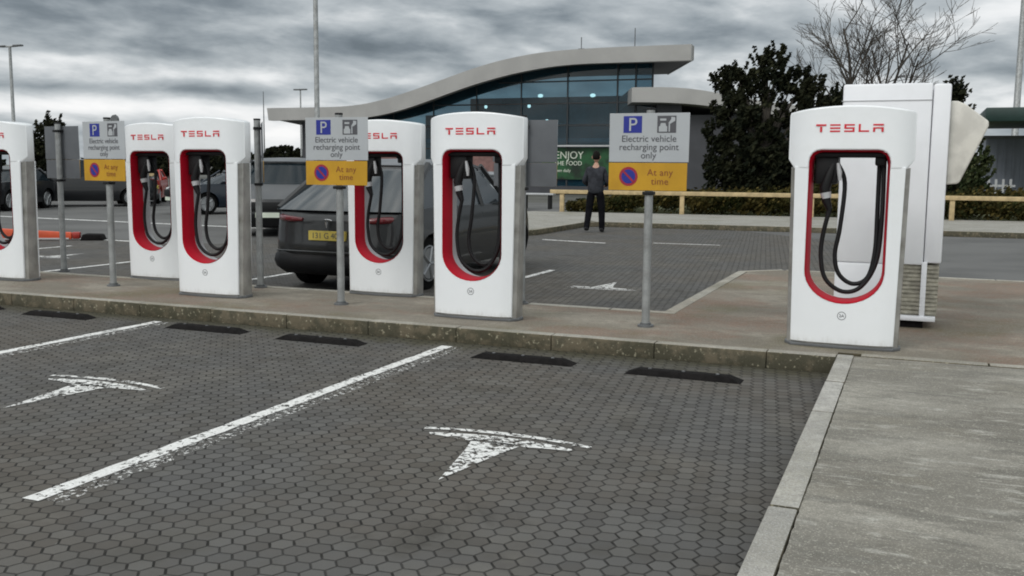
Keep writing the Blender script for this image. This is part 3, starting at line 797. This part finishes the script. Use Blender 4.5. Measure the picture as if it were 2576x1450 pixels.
    m_ = MB(); m_.tube([(-hw*.84, .30, .38), (-hw*.70, .20, .38), (-hw*.4, .16, .38), (0, .14, .38), (hw*.4, .16, .38), (hw*.70, .20, .38), (hw*.84, .30, .38)], [.14, .17, .17, .17, .17, .17, .14], 10); m_.build('rear_skirt', M['black'], root, smooth=50)
    m_ = MB(); m_.box(-.26, .26, -.012, .04, .66, .775); pl = m_.build('number_plate', plate_m or M['plate'], root)
    me = text_mesh('131 G 402', .1, depth=.001); me.transform(Matrix.Translation((0, -.014, .685))); link('plate_characters', me, M['txt'], pl)
    m_ = MB(); m_.box(-.26, .26, L-.03, L+.012, .44, .55); m_.build('front_plate', M['bannerw'], root)
    for s in (-1, 1):
        m_ = MB(); m_.tube([(s*hw*.5, L-.10, nose-.2), (s*hw*.68, L-.20, nose-.18), (s*hw*.8, L-.42, nose-.15)], [.03, .055, .03], 8); m_.build('headlight', M['head'], root, smooth=50)
    m_ = MB(); m_.box(-hw*.42, hw*.42, L-.1, L+.006, .58, nose-.2); m_.build('grille', M['black'], root, bev=.01)
    for s in (-1, 1):
        m_ = MB(); m_.tube([(s*(hw-.04), L-1.55, belt+.04), (s*(hw+.06), L-1.53, belt+.09)], [.02, .05], 8); m_.tube([(s*(hw+.05), L-1.48, belt+.10), (s*(hw+.14), L-1.55, belt+.11)], [.07, .05], 8); m_.build('mirror', paint, root, smooth=50)
    return root
car = make_car('parked_car', (-6.74, 10.36, 0), 0, 'dark grey car parked with its rear towards the charging posts, yellow number plate', 'car', M['pgrey'], 4.95, 2.0, 1.71, 1.02, 'fast')
m_ = MB(); m_.tube([(-.055, .025, .905), (-.03, .012, .915), (0, .008, .917), (.03, .012, .915), (.055, .025, .905)], .008, 6)
m_.tube([(0, -.002, .89), (0, -.004, .815)], [.02, .004], 6); m_.build('emblem', M['chrome'], car, smooth=50)
m_ = MB(); m_.tube([(-.86, .17, .5), (-.5, .015, .51), (0, -.015, .51), (.5, .015, .51), (.86, .17, .5)], [.01, .015, .015, .015, .01], 6); m_.build('bumper_crease', M['pgrey'], car, smooth=50)
def at(px, D, rz, L):
    """rear-bumper origin of a car whose middle stands D metres ahead in the direction of photo column px"""
    a = math.atan((px-1288)/2475); dr = D/cos(a); t = a-YAW
    return (dr*sin(t)+sin(rz)*L/2, dr*cos(t)-cos(rz)*L/2, 0)
def bg_car(px, D, rz, label, paint, L, W, H, belt, kind='suv'):
    return make_car('pickup_truck' if kind == 'pickup' else 'parked_car', at(px, D, R(rz), L), R(rz), label, 'pickup truck' if kind == 'pickup' else 'car', paint, L, W, H, belt, kind)
bg_car(722, 24, 205, 'tall black car behind the dark grey one, its front towards us', M['pblack'], 4.8, 1.95, 1.8, 1.12)
bg_car(590, 33, 150, 'dark blue car seen through the opening of the front row post beside the edge-on sign', M['pblue'], 4.4, 1.82, 1.5, .95)
bg_car(360, 41, 215, 'red car with a pale windscreen seen through the rear row post at left', M['pred'], 4.0, 1.75, 1.45, .92)
bg_car(15, 34, 200, 'black car at the left edge behind the cut-off post', M['pblack'], 4.3, 1.8, 1.5, .95)
bg_car(1228, 37, 200, 'silver car seen through the opening of the post beside the walking man', M['psilver'], 4.3, 1.8, 1.45, .95)
pk = bg_car(215, 37.5, 128, 'black pick-up truck behind the two leftmost signs with timber on its bed', M['pblack'], 5.3, 1.95, 1.78, 1.12, 'pickup')
m_ = MB(); m_.box(-.85, .85, .15, 2.0, 1.17, 1.2); m_.box(-.9, -.84, .1, 2.0, 1.14, 1.26); m_.box(.84, .9, .1, 2.0, 1.14, 1.26); m_.build('bed_rail', M['wood'], pk)

# orange barrier lying on the road
bar = empty('road_barrier', (-16.72, 15.13, 0), R(33), 'orange barrier board lying flat on the road at left with a black foot', 'barrier')
m_ = MB(); m_.prism([(-1.1, 0), (.55, .02), (.55, .16), (-1.1, .26)], -.06, .06, T=lambda a, b, c: (a, c, b)); m_.build('board', M['orange'], bar, bev=.02)
m_ = MB(); m_.box(-1.1, .5, -.066, -.055, .02, .05); m_.build('rim_strip', M['lgrey'], bar)
m_ = MB(); m_.box(.57, .72, -.07, .07, .03, .17); m_.build('lamp_end', M['pred'], bar, bev=.02)
m_ = MB(); m_.prism([(.74, 0), (1.2, 0), (1.15, .12), (.8, .13)], -.2, .2, T=lambda a, b, c: (a, c, b)); m_.build('foot', M['rubber'], bar, bev=.02)

# ------------------------------------------------------------------ the building
Y0 = 55.
bd = empty('service_building', (-24, Y0, 0), 0, 'glass-fronted service building with a wave-shaped grey roof', 'building')
def bpart(mb, name, m, par=None, bev=0, smooth=None):
    o = mb.build(name, m, par or bd, bev=bev, smooth=smooth)
    for v in o.data.vertices:
        v.co.x -= .42*max(0, v.co.y-Y0-.5); v.co.x += 24; v.co.y -= Y0
    return o
def interp(T, x):
    for (a, b), (c, d_) in zip(T, T[1:]):
        if a <= x <= c: return b+(d_-b)*(x-a)/(c-a)
    return T[0][1] if x < T[0][0] else T[-1][1]
def cat(T, n=60):
    xs = [T[0][0]+(T[-1][0]-T[0][0])*i/n for i in range(n+1)]; out = []
    for x in xs:
        # smooth by averaging
        out.append((x, sum(interp(T, x+dx_) for dx_ in (-1.4, -.9, -.4, 0, .4, .9, 1.4))/7))
    return out
RT = [(-40.3, 5.36), (-36, 5.35), (-34.16, 5.36), (-32.49, 5.52), (-30.63, 5.94), (-28.15, 6.64), (-24.99, 7.6), (-22.59, 8.10), (-20.24, 8.36), (-16.84, 8.43), (-12.05, 8.42)]
RB = [(-40.2, 4.55), (-35, 4.55), (-32.64, 4.62), (-30.63, 4.96), (-28.78, 5.46), (-26.23, 6.27), (-23.76, 6.91), (-21.4, 7.34), (-19.08, 7.56), (-12.05, 7.55)]
top, bot = cat(RT), cat(RB)
m_ = MB()
for i in range(60):
    a, b, c, d_ = bot[i], bot[i+1], top[i+1], top[i]
    m_.prism([a, b, c, d_], Y0, Y0+.5, T=lambda p, q, r_: (p, r_, q))
fas = bpart(m_, 'roof', M['fascia'])
bm = bmesh.new(); bm.from_mesh(fas.data); bmesh.ops.remove_doubles(bm, verts=bm.verts, dist=.001)
bmesh.ops.delete(bm, geom=[f for f in bm.faces if abs(f.normal.x) > .99 and -15 < f.calc_center_median().x < 11.8], context='FACES'); bm.to_mesh(fas.data); bm.free()
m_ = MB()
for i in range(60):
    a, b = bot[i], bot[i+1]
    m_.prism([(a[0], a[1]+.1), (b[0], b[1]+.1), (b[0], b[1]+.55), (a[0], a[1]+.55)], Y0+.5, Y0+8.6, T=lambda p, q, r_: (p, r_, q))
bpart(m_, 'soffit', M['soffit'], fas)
m_ = MB()                                    # end fascia on the right side
m_.prism([(-12.06, 7.6), (-12.0, 7.6), (-12.0, 8.38), (-12.06, 8.38)], Y0+.5, Y0+8.5, T=lambda p, q, r_: (p, r_, q)); bpart(m_, 'end_trim', M['fascia'], fas)
YG = Y0+1.8
# curtain wall glass, in vertical strips that follow the roof
gx = [-37.2, -34.2, -31.2, -28.3, -25.3, -22.3, -19.3, -16.2, -15.1, -14.1]
m_ = MB()
for i in range(80):
    a = gx[0]+(gx[-1]-gx[0])*i/80; b = gx[0]+(gx[-1]-gx[0])*(i+1)/80
    m_.add([(a, YG, .2), (b, YG, .2), (b, YG, interp(bot, b)+.3), (a, YG, interp(bot, a)+.3)], [(0, 1, 2, 3)])
m_.add([(-14.1, YG, .2), (-14.1, YG+6.6, .2), (-14.1, YG+6.6, 7.8), (-14.1, YG, 7.8)], [(0, 1, 2, 3)])
gl = bpart(m_, 'curtain_glass', M['glass'])
m_ = MB()
for x in gx: m_.box(x-.05, x+.05, YG-.07, YG+.06, .2, interp(bot, x)+.2)
for z in (2.75, 4.15, 5.45, 6.75):
    xs = [x for x in [gx[0]+.2*i for i in range(120)] if interp(bot, x) > z+.1 and x < -14.1]
    if xs: m_.box(xs[0], -14.1, YG-.05, YG+.04, z-.04, z+.04)
bpart(m_, 'mullion', M['mull'], gl)
m_ = MB(); m_.box(-37.2, -29.5, YG+6.3, YG+6.6, .1, 4.4); m_.box(-29.5, -26, YG+6.3, YG+6.6, .1, 5.2); m_.box(-26, -14.2, YG+6.3, YG+6.6, .1, 6.3); m_.box(-34, -14.2, YG+2.5, YG+6.3, 3.2, 3.45); m_.box(-37.25, -36.95, YG, YG+6, .1, 4.4)
bpart(m_, 'interior_wall', M['inner'])
m_ = MB(); m_.box(-30, -16, YG+2.48, YG+2.5, 3.45, 4.35); bpart(m_, 'balustrade', M['glass'])
m_ = MB(); m_.box(-38.2, -37.2, YG-.2, YG+6, .1, 4.5); bpart(m_, 'end_wall', M['wall'])
for (x, z, r_) in [(-21.0, 6.02, .17), (-17.6, 5.98, .17), (-21.75, 5.4, .11), (-24.7, 5.4, .1), (-20.55, 4.47, .12), (-24.0, 4.5, .06)]:
    m_ = MB(); m_.tube([(x, YG+1.2, z-.1), (x, YG+1.2, z-.05), (x, YG+1.2, z+.05), (x, YG+1.2, z+.1)], [r_*.5, r_, r_, r_*.5], 12); bpart(m_, 'ceiling_lamp', M['lamp'])
m_ = MB(); m_.box(-37, -31, YG-.12, YG-.06, .1, 2.3); bpart(m_, 'brick_panel', M['brick'])
m_ = MB(); m_.box(-27.5, -24.0, YG-.12, YG-.06, .1, 2.9); bpart(m_, 'brick_panel', M['brick'])
m_ = MB(); m_.box(-20.9, -16.4, YG-.14, YG-.07, .9, 2.8); ban = bpart(m_, 'banner', M['banner'])
def wall_text(s, size, x, z, m, par, y):
    me = text_mesh(s, size, 'LEFT', .01, 1.); me.transform(Matrix.Translation((x+24, y-Y0, z))); return link('banner_text', me, m, par)
wall_text('ENJOY', .62, -20.55, 2.15, M['bannerw'], ban, YG-.16)
wall_text('THE FOOD', .36, -20.6, 1.75, M['bannerw'], ban, YG-.16)
wall_text('open daily', .26, -20.6, 1.35, M['bannerw'], ban, YG-.16)
m_ = MB(); m_.box(-22, -15.5, YG-.5, YG-.1, 2.86, 2.95); bpart(m_, 'shop_transom', M['lgrey'])
m_ = MB(); m_.box(-37.2, -14.1, YG-.1, YG+.1, .05, .5); bpart(m_, 'plinth', M['wall'])
# low wing on the right
m_ = MB(); wz = [(-15.2, 6.1), (-13.5, 6.1), (-11.8, 6.0), (-10, 5.62), (-8, 5.2), (-5, 4.8)]; wb = [(-15.2, 5.3), (-12.2, 5.2), (-10, 4.9), (-8, 4.5), (-5, 4.1)]
t_, b_ = cat(wz, 24), cat(wb, 24)
for i in range(24): m_.prism([b_[i], b_[i+1], t_[i+1], t_[i]], Y0-.6, Y0+12, T=lambda p, q, r_: (p, r_, q))
bpart(m_, 'wing_roof', M['fascia'])
m_ = MB(); m_.box(-14.6, -5.2, Y0+.6, Y0+11, .05, 4.6); m_.box(-14.0, -12.6, Y0+.5, Y0+1, 4.6, 5.3); bpart(m_, 'wing_wall', M['wall'])
m_ = MB()
for x, z1 in ((-18.3, 9.6), (-14.9, 10.0)):
    m_.tube([(x, Y0+4, 8.0), (x, Y0+4, z1)], .03, 6)
m_.tube([(-18.5, Y0+4, 8.9), (-18.1, Y0+4, 8.9)], .02, 6)
bpart(m_, 'roof_aerial', M['dgrey'])

# ------------------------------------------------------------------ lamp posts and masts
def lamp_post(x, y, h, r, label, twin=True, arm=1.0, name='lamp_post'):
    root = empty(name, (x, y, 0), 0, label, 'lamp post')
    m_ = MB(); m_.tube([(0, 0, 0), (0, 0, .9), (0, 0, 1.0), (0, 0, h)], [r*1.4, r*1.4, r, r*.7], 12); m_.build('pole', M['grey'], root, smooth=50)
    if twin:
        m_ = MB(); m_.tube([(-arm, 0, h+.02), (0, 0, h), (arm, 0, h+.02)], r*.45, 8); m_.build('arm', M['grey'], root, smooth=50)
        for s in (-1, 1):
            m_ = MB(); m_.box(s*arm-.45, s*arm+.45, -.18, .18, h-.02, h+.12); m_.build('lamp_head', M['dgrey'], root, bev=.05)
    return root
lamp_post(-17.2, 26.0, 11., .085, 'tall grey lamp pole rising out of the top of the photo above the middle sign')
lp = lamp_post(-69.0, 60.0, 11.0, .16, 'distant twin-headed lamp post at the far left', True, .9)
lamp_post(-61.6, 90.0, 9.6, .1, 'small lamp head showing over the left of the wavy roof', True, .35) 
lamp_post(-17.4, 90.0, 9.5, .08, 'thin distant lamp post beside the dark evergreen tree', True, .35)
ms = empty('radio_mast', (-88.5, 120, 0), 0, 'hair-thin distant mast above the post beside the edge-on sign', 'mast')
m_ = MB(); m_.tube([(0, 0, 0), (0, 0, 12.2)], [.12, .05], 6); m_.build('pole', M['dgrey'], ms)
ms = empty('radio_mast', (-101.8, 105, 0), 0, 'dark distant mast with a round dish above the left rear post', 'mast')
m_ = MB(); m_.tube([(0, 0, 0), (0, 0, 8.3)], [.15, .1], 6); m_.build('pole', M['dgrey'], ms)
m_ = MB(); m_.cyl((0, -.3, 7.6), .65, .3, 'y', 16); m_.build('dish', M['dgrey'], ms)

# ------------------------------------------------------------------ timber rail
rl = empty('timber_rail', (-6.75, 31.5, .1), R(4.5), 'long pale timber knee rail in front of the low hedge', 'rail')
m_ = MB(); m_.box(-4.7, 24, -.07, .07, .63, .76); m_.build('rail_beam', M['wood'], rl, bev=.01)
for k in range(8):
    x = -4.3+k*4.0
    m_ = MB(); m_.box(x-.07, x+.07, -.03, .1, -.05, .63); m_.build('rail_post', M['wood'], rl, bev=.01)

# ------------------------------------------------------------------ foliage
def leaf_quads(mb, c, r, n, size, flat=1.):
    for _ in range(n):
        th, ph = random.uniform(0, 2*pi), math.acos(random.uniform(-1, 1)); rad = r*random.uniform(.2, 1)
        p = Vector((c[0]+rad*sin(ph)*cos(th), c[1]+rad*sin(ph)*sin(th), c[2]+rad*cos(ph)*flat))
        nrm = Vector((random.gauss(0, 1), random.gauss(0, 1), random.gauss(0, 1))).normalized()
        u = nrm.orthogonal().normalized(); v = nrm.cross(u); s = size*random.uniform(.6, 1.4)
        mb.add([p-u*s, p+v*s*.5, p+u*s, p-v*s*.5], [(0, 1, 2, 3)])
def evergreen(x, y, h, wd, label, lobes, m, name='evergreen_tree', leaf=.085, dens=1., tufts=330, catg='tree', group=None):
    root = empty(name, (x, y, .08), 0, label, catg, group)
    tr = MB(); tr.tube([(0, 0, 0), (.05, 0, h*.3), (0, .05, h*.7), (.03, 0, h*.9)], [wd*.045, wd*.04, wd*.022, .02], 8)
    cr_ = MB()
    for (lx, lz, lr, lh) in lobes:
        tr.tube([(0, 0, max(.2, lz*.45)), (lx*.6, 0, lz*.8), (lx, 0, lz)], [wd*.02, wd*.014, .01], 6)
        nt_ = int(tufts*lr*lr*dens)
        for _ in range(nt_):
            a, b = random.uniform(0, 2*pi), math.acos(random.uniform(-1, 1)); q = random.random()**.45
            c = (lx+lr*q*sin(b)*cos(a)*1.08, lr*.8*q*sin(b)*sin(a), lz+lh*q*cos(b)*1.05)
            if c[2] < .1: continue
            if c[2] > 2.3 and tufts < 200 and sin(c[0]*5.3+1)*sin(c[2]*5.7+.6) > .28: continue      # gaps of sky between the clumps
            leaf_quads(cr_, c, random.uniform(.07, .2), 13, leaf)
        for _ in range(int(26*lr)):           # spiky shoots that break the outline
            a = random.uniform(0, pi); c = Vector((lx+lr*.95*cos(a), random.uniform(-.3, .3)*lr, lz+lh*.97*sin(a)))
            dr_ = Vector((cos(a)*.5, 0, .9)).normalized()*random.uniform(.15, .42)
            for t in range(4): leaf_quads(cr_, c+dr_*(t/3), .07, 9, leaf*.8)
    tr.build('trunk', M['bark'], root, smooth=60)
    o = link('crown', cr_.mesh(), m, root); return root
evergreen(-5.35, 37, 5.8, 5, 'large dark evergreen tree with a knobbly top, left of the nearest charging post',
          [(0, 1.6, 1.75, 1.6), (-1.0, 1.2, 1.1, 1.2), (1.4, 1.4, 1.5, 1.3), (-.3, 3.2, 1.25, .8), (.15, 4.65, .62, .6), (.85, 4.35, .55, .45), (-1.5, 4.55, .38, .4), (-1.0, 4.8, .35, .35), (1.75, 4.0, .55, .45), (2.35, 3.85, .42, .36), (1.3, 4.55, .3, .35), (-1.05, 4.2, .5, .45), (-.45, 4.3, .45, .55), (-1.35, 3.5, .5, .45), (1.9, 2.9, 1.0, .7), (2.55, 3.45, .5, .4), (1.7, 3.5, .45, .4), (.4, 5.3, .3, .45), (-.15, 5.25, .28, .35), (-1.5, 2.6, .6, .5), (3.0, 2.9, .5, .4)], M['folD'], tufts=190, leaf=.1)
evergreen(-2.2, 38.5, 4.6, 4, 'dark evergreen shrub filling the space left of the white cabinet', [(0, 1.3, 1.8, 1.3), (-.6, 2.9, 1.1, .9), (.6, 2.7, 1.1, .9)], M['folD'], 'evergreen_shrub')
evergreen(.75, 37, 4.9, 2.5, 'dark evergreen treetop peeking over the white cabinet', [(-.3, 1.6, .8, 1.2), (-.3, 3.1, .6, .6), (.05, 3.75, .42, .42), (-.75, 3.8, .4, .35), (.3, 3.3, .35, .4), (.3, 4.1, .22, .3)], M['folD'])
for i, (x, y, h, lb) in enumerate([(1.75, 45, 3.1, 'dark green bush between the beige hood and the grey shed'), (.9, 42, 2.0, 'low dark bush right of the white cabinet')]):
    evergreen(x, y, h, 2, lb, [(0, h*.5, h*.25, h*.45), (.35, h*.35, h*.2, h*.33), (-.35, h*.6, h*.2, h*.3)], M['folM'], 'bush', .1, .7, catg='bush', group='bushes by the shed')
# distant tree line on the left
random.seed(21)
for i in range(14):
    x = -118+i*5.4+random.uniform(-1.5, 1.5); y = 96+random.uniform(-6, 6); h = random.uniform(2.3, 3.9)
    evergreen(x, y, h, 3, 'distant dark tree in the low line on the left skyline', [(0, h*.5, 2.6, h*.5), (1.3, h*.4, 2., h*.42), (-1.4, h*.62, 1.0, h*.33)], M['folD'], 'distant_tree', .25, .12, group='trees on the left skyline')
evergreen(-35.2, 32.5, 3.6, 2, 'dark tree behind the dark sign back at left', [(0, 1.6, 1.1, 1.5), (.2, 2.8, .5, .6), (-.7, 2.2, .6, .8)], M['folD'], 'evergreen_tree', .09, 1)
# low hedge behind the rail: one uncountable mass
random.seed(5)
hg = MB()
for _ in range(6500):
    x = random.uniform(-11.1, 9); y = 32.0+(x+6.75)*.08+random.random()**1.3*4.2
    lump = .5+.3*sin(x*1.9+1)*sin(y*1.3)+.25*sin(x*.8+y)
    zt = (.42+.36*lump)*(.5 if x < -9.5 else 1)*(1+.35*(y-32)/5)
    leaf_quads(hg, (x, y, .12+zt*random.random()**.5), .14, 7, .075)
tag(link('hedge', hg.mesh(), M['folH']), 'low ragged green and brown ground cover behind the timber rail', 'hedge', None, 'stuff')
gr = MB(); random.seed(9)
for _ in range(5200):
    x, y = random.uniform(.5, 9), random.uniform(38, 49)
    if x < .5: continue
    a = random.uniform(0, pi); h = random.uniform(.15, .5); u = Vector((cos(a), sin(a), 0))*.04
    p = Vector((x, y, .1)); gr.add([p-u, p+u, p+Vector((random.uniform(-.1, .1), 0, h))], [(0, 1, 2)])
tag(link('rough_grass', gr.mesh(), M['grass']), 'yellowish rough grass in front of the grey shed', 'grass', None, 'stuff')

# bare deciduous tree
bt = empty('bare_tree', (-2.0, 40, .1), 0, 'leafless tree with fine twigs rising behind the white cabinet', 'tree')
tm_, tw = MB(), MB(); random.seed(13)
def branch(p, dv, ln, r, lvl):
    n = 5; pts = [p]; rad = [r]; q = p.copy(); dcur = dv.copy()
    for i in range(n):
        dcur = (dcur+Vector((random.gauss(0, .09), random.gauss(0, .09), random.gauss(.03, .05)))).normalized()
        q = q+dcur*ln/n; pts.append(q.copy()); rad.append(r*(1-.62*(i+1)/n))
    (tm_ if lvl < 2 else tw).tube(pts, [max(q_*.9, .008) for q_ in rad], 6 if lvl < 2 else 4)
    if lvl >= 4: return
    k = {0: 5, 1: 7, 2: 6, 3: 4}[lvl]
    for j in range(k):
        t = random.uniform(.35, 1); i = min(n-1, int(t*n)); s = pts[i].lerp(pts[i+1], t*n-i)
        ax = dcur.orthogonal().normalized(); ax.rotate(Matrix.Rotation(random.uniform(0, 2*pi), 3, dcur))
        nd = (dcur*cos(.62)+ax*sin(random.uniform(.45, .85))); nd.y *= .7; nd.z = nd.z*.8+.1
        branch(s, nd.normalized(), ln*random.uniform(.42, .6), rad[i]*.66, lvl+1)
tm_.tube([(0, 0, 0), (0, 0, 2.2)], [.17, .14], 10)
for (dx_, dz_, ln, r_) in [(-.16, 1, 4.7, .085), (.04, 1, 3.4, .06), (.40, .9, 4.2, .075), (.62, .75, 3.9, .07), (-.5, .85, 3.1, .055), (.22, .95, 3.8, .06)]:
    branch(Vector((dx_*.12, 0, 2.1)), Vector((dx_, random.uniform(-.2, .2), dz_)).normalized(), ln*1.02, r_*1.25, 1)
tm_.build('trunk', M['bark'], bt, smooth=60); tw.build('twigs', M['bark'], bt)

# ------------------------------------------------------------------ right background: shed, canopy, fence, pole
sh = empty('grey_shed', (6.5, 56, 0), 0, 'blue-grey ribbed metal shed at the right edge', 'shed')
m_ = MB(); m_.box(-3.5, 6, 0, 6, 0, 3.25); m_.build('wall', M['shed'], sh)
m_ = MB()
for k in range(24): m_.box(-3.45+k*.4, -3.35+k*.4, -.05, 0, .05, 3.2)
m_.build('cladding_rib', M['shed'], sh)
m_ = MB(); m_.box(-3.6, 6.1, -.12, 6.1, 3.25, 3.4); m_.build('roof', M['dgrey'], sh)
cp = empty('fuel_canopy', (7.0, 48, 0), 0, 'dark green flat canopy roof at the right edge', 'canopy')
m_ = MB(); m_.box(-4.5, 5, 0, 8, 3.75, 4.35); m_.build('roof', M['canopy'], cp, bev=.03)
m_ = MB(); m_.box(-4.56, 5, -.05, -.01, 3.6, 4.05) if False else m_.box(1.5, 1.9, 3, 3.4, 0, 3.75); m_.build('column', M['lgrey'], cp)
lamp_post(4.75, 62, 14.0, .2, 'grey pole cut off by the right edge of the photo', False)
fn = empty('picket_fence', (2.0, 50, .1), 0, 'small white slatted fence below the bushes at right', 'fence')
m_ = MB()
for k in range(7): m_.box(k*.3-.05, k*.3+.05, 0, .04, 0, 1.15)
m_.build('picket', M['lgrey'], fn)
m_ = MB(); m_.box(-.1, 2, .04, .08, .8, .9); m_.build('fence_rail', M['lgrey'], fn)
# bench and low stone on the pavement behind the grey sign back
bn = empty('bench', (-12.6, 33.0, .12), R(8), 'small dark-legged bench below the grey sign back', 'bench')
m_ = MB(); m_.box(-.6, .6, -.22, .22, .5, .56); m_.build('seat', M['lgrey'], bn, bev=.01)
for s in (-1, 1):
    m_ = MB(); m_.box(s*.45-.04, s*.45+.04, -.2, .2, 0, .5); m_.build('leg', M['black'], bn)

# ------------------------------------------------------------------ the man
def skin_mesh(verts, edges, radii, name, m, parent, sub=2):
    me = bpy.data.meshes.new(name); me.from_pydata(verts, edges, [])
    o = bpy.data.objects.new('tmp', me); COL.objects.link(o)
    o.modifiers.new('s', 'SKIN'); s_ = o.modifiers.new('d', 'SUBSURF'); s_.levels = sub; s_.render_levels = sub
    me.skin_vertices[0].data[0].use_root = True
    for sv, r_ in zip(me.skin_vertices[0].data, radii): sv.radius = r_ if isinstance(r_, tuple) else (r_, r_)
    out = bake(o, name); out.materials.clear(); return link(name, out, m, parent, 180)
mn = empty('person', (-7.42, 23.45, 0), R(8), 'man seen from behind in a grey jacket and dark trousers, walking away', 'person')
mn.scale = (1.11, 1.11, 1.11)
# continuous body (skin) underneath
V = [(0,0,.93),(0,0,1.1),(0,.01,1.28),(0,0,1.40),(0,.0,1.5),(0,.02,1.56),
     (.1,0,.9),(.13,.05,.5),(.14,.0,.09),(.15,.12,.03),
     (-.1,0,.9),(-.14,.02,.5),(-.17,-.14,.12),(-.17,-.03,.05),
     (.165,0,1.365),(.255,.0,1.14),(.2,.19,1.02),(.15,.26,1.02),
     (-.165,0,1.365),(-.255,.0,1.14),(-.2,.19,1.02),(-.15,.26,1.02)]
Ed = [(0,1),(1,2),(2,3),(3,4),(4,5),(0,6),(6,7),(7,8),(8,9),(0,10),(10,11),(11,12),(12,13),(3,14),(14,15),(15,16),(16,17),(3,18),(18,19),(19,20),(20,21)]
Rd = [.12,.12,.13,.075,.052,.05,.085,.058,.04,.035,.085,.058,.04,.035,.045,.036,.028,.028,.045,.036,.028,.028]
body = skin_mesh(V, Ed, Rd, 'body', M['skin'], mn)
# head with ears, nose
bm = bmesh.new(); bmesh.ops.create_uvsphere(bm, u_segments=20, v_segments=14, radius=1)
for v in bm.verts:
    z = v.co.z; k = 1-.22*max(0, -z)
    v.co = Vector((v.co.x*.078*k, v.co.y*.098*k+.02, z*.122+1.665))
me = bpy.data.meshes.new('head'); bm.to_mesh(me); bm.free(); hdn = link('head', me, M['skin'], mn, 180)
m_ = MB()
for s in (-1, 1):
    m_ = MB(); m_.tube([(s*.075, .01, 1.63), (s*.09, .0, 1.66), (s*.08, .0, 1.7)], [.012, .018, .01], 8); m_.build('ear', M['skin'], hdn, smooth=60)
m_ = MB(); m_.tube([(0, .115, 1.68), (0, .14, 1.64), (0, .115, 1.63)], [.01, .016, .01], 8); m_.build('nose', M['skin'], hdn, smooth=60)
bm = bmesh.new(); bmesh.ops.create_uvsphere(bm, u_segments=20, v_segments=14, radius=1)
for v in bm.verts:
    f = max(0, v.co.y); z = v.co.z
    if z < -.25: z = -.25-(abs(z)-.25)*(.6 if v.co.y < 0 else .05)
    v.co = Vector((v.co.x*.088, v.co.y*.108+.008-.03*f*(z < .2), z*.128+1.682))
me = bpy.data.meshes.new('hair'); bm.to_mesh(me); bm.free(); link('hair', me, M['hair'], mn, 180)
# hands: palm and five fingers, held together in front
for s in (-1, 1):
    hv = [(s*.15,.255,1.02),(s*.10,.29,1.0)]; he = [(0,1)]; hr = [.028,.03]
    for k in range(4):
        zz = 1.035-.022*k; b0 = len(hv); L_ = (.9, 1., .95, .8)[k]
        hv += [(s*.08,.305,zz),(s*.05,.315-.01*k,zz-.004),(s*(.05-.03*L_),.30,zz-.012)]; hr += [.011,.0095,.008]
        he += [(1,b0),(b0,b0+1),(b0+1,b0+2)]
    b0 = len(hv); hv += [(s*.12,.29,1.045),(s*.09,.30,1.075)]; hr += [.012,.009]; he += [(1,b0),(b0,b0+1)]
    skin_mesh(hv, he, hr, 'hand', M['skin'], mn, 1)
# clothing follows the body
V2 = [(0,0,.82),(0,0,.98),(0,.005,1.2),(0,0,1.34),(0,0,1.495),(.175,0,1.375),(.262,-.01,1.13),(.2,.2,1.04),(-.175,0,1.375),(-.262,-.01,1.13),(-.2,.2,1.04)]
skin_mesh(V2, [(0,1),(1,2),(2,3),(3,4),(3,5),(5,6),(6,7),(3,8),(8,9),(9,10)], [(.20,.15),(.195,.15),(.20,.155),(.17,.135),(.075,.075),.08,.062,.048,.08,.062,.048], 'jacket', M['jacket'], mn)
skin_mesh([(0,0,.95),(.1,0,.86),(.135,.045,.5),(.15,.03,.02),(-.1,0,.86),(-.145,.02,.5),(-.18,-.13,.045)], [(0,1),(1,2),(2,3),(0,4),(4,5),(5,6)], [(.12,.09),.11,.085,.068,.11,.085,.068], 'trousers', M['trous'], mn)
for (x, y, z) in ((.15, .04, .045), (-.175, -.09, .07)):
    m_ = MB(); m_.tube([(x, y-.13, z), (x, y-.09, z+.01), (x, y+.03, z+.005), (x, y+.12, z-.01), (x, y+.16, z-.015)], [.03, .045, .045, .035, .015], 10); m_.build('shoe', M['black'], mn, smooth=60)
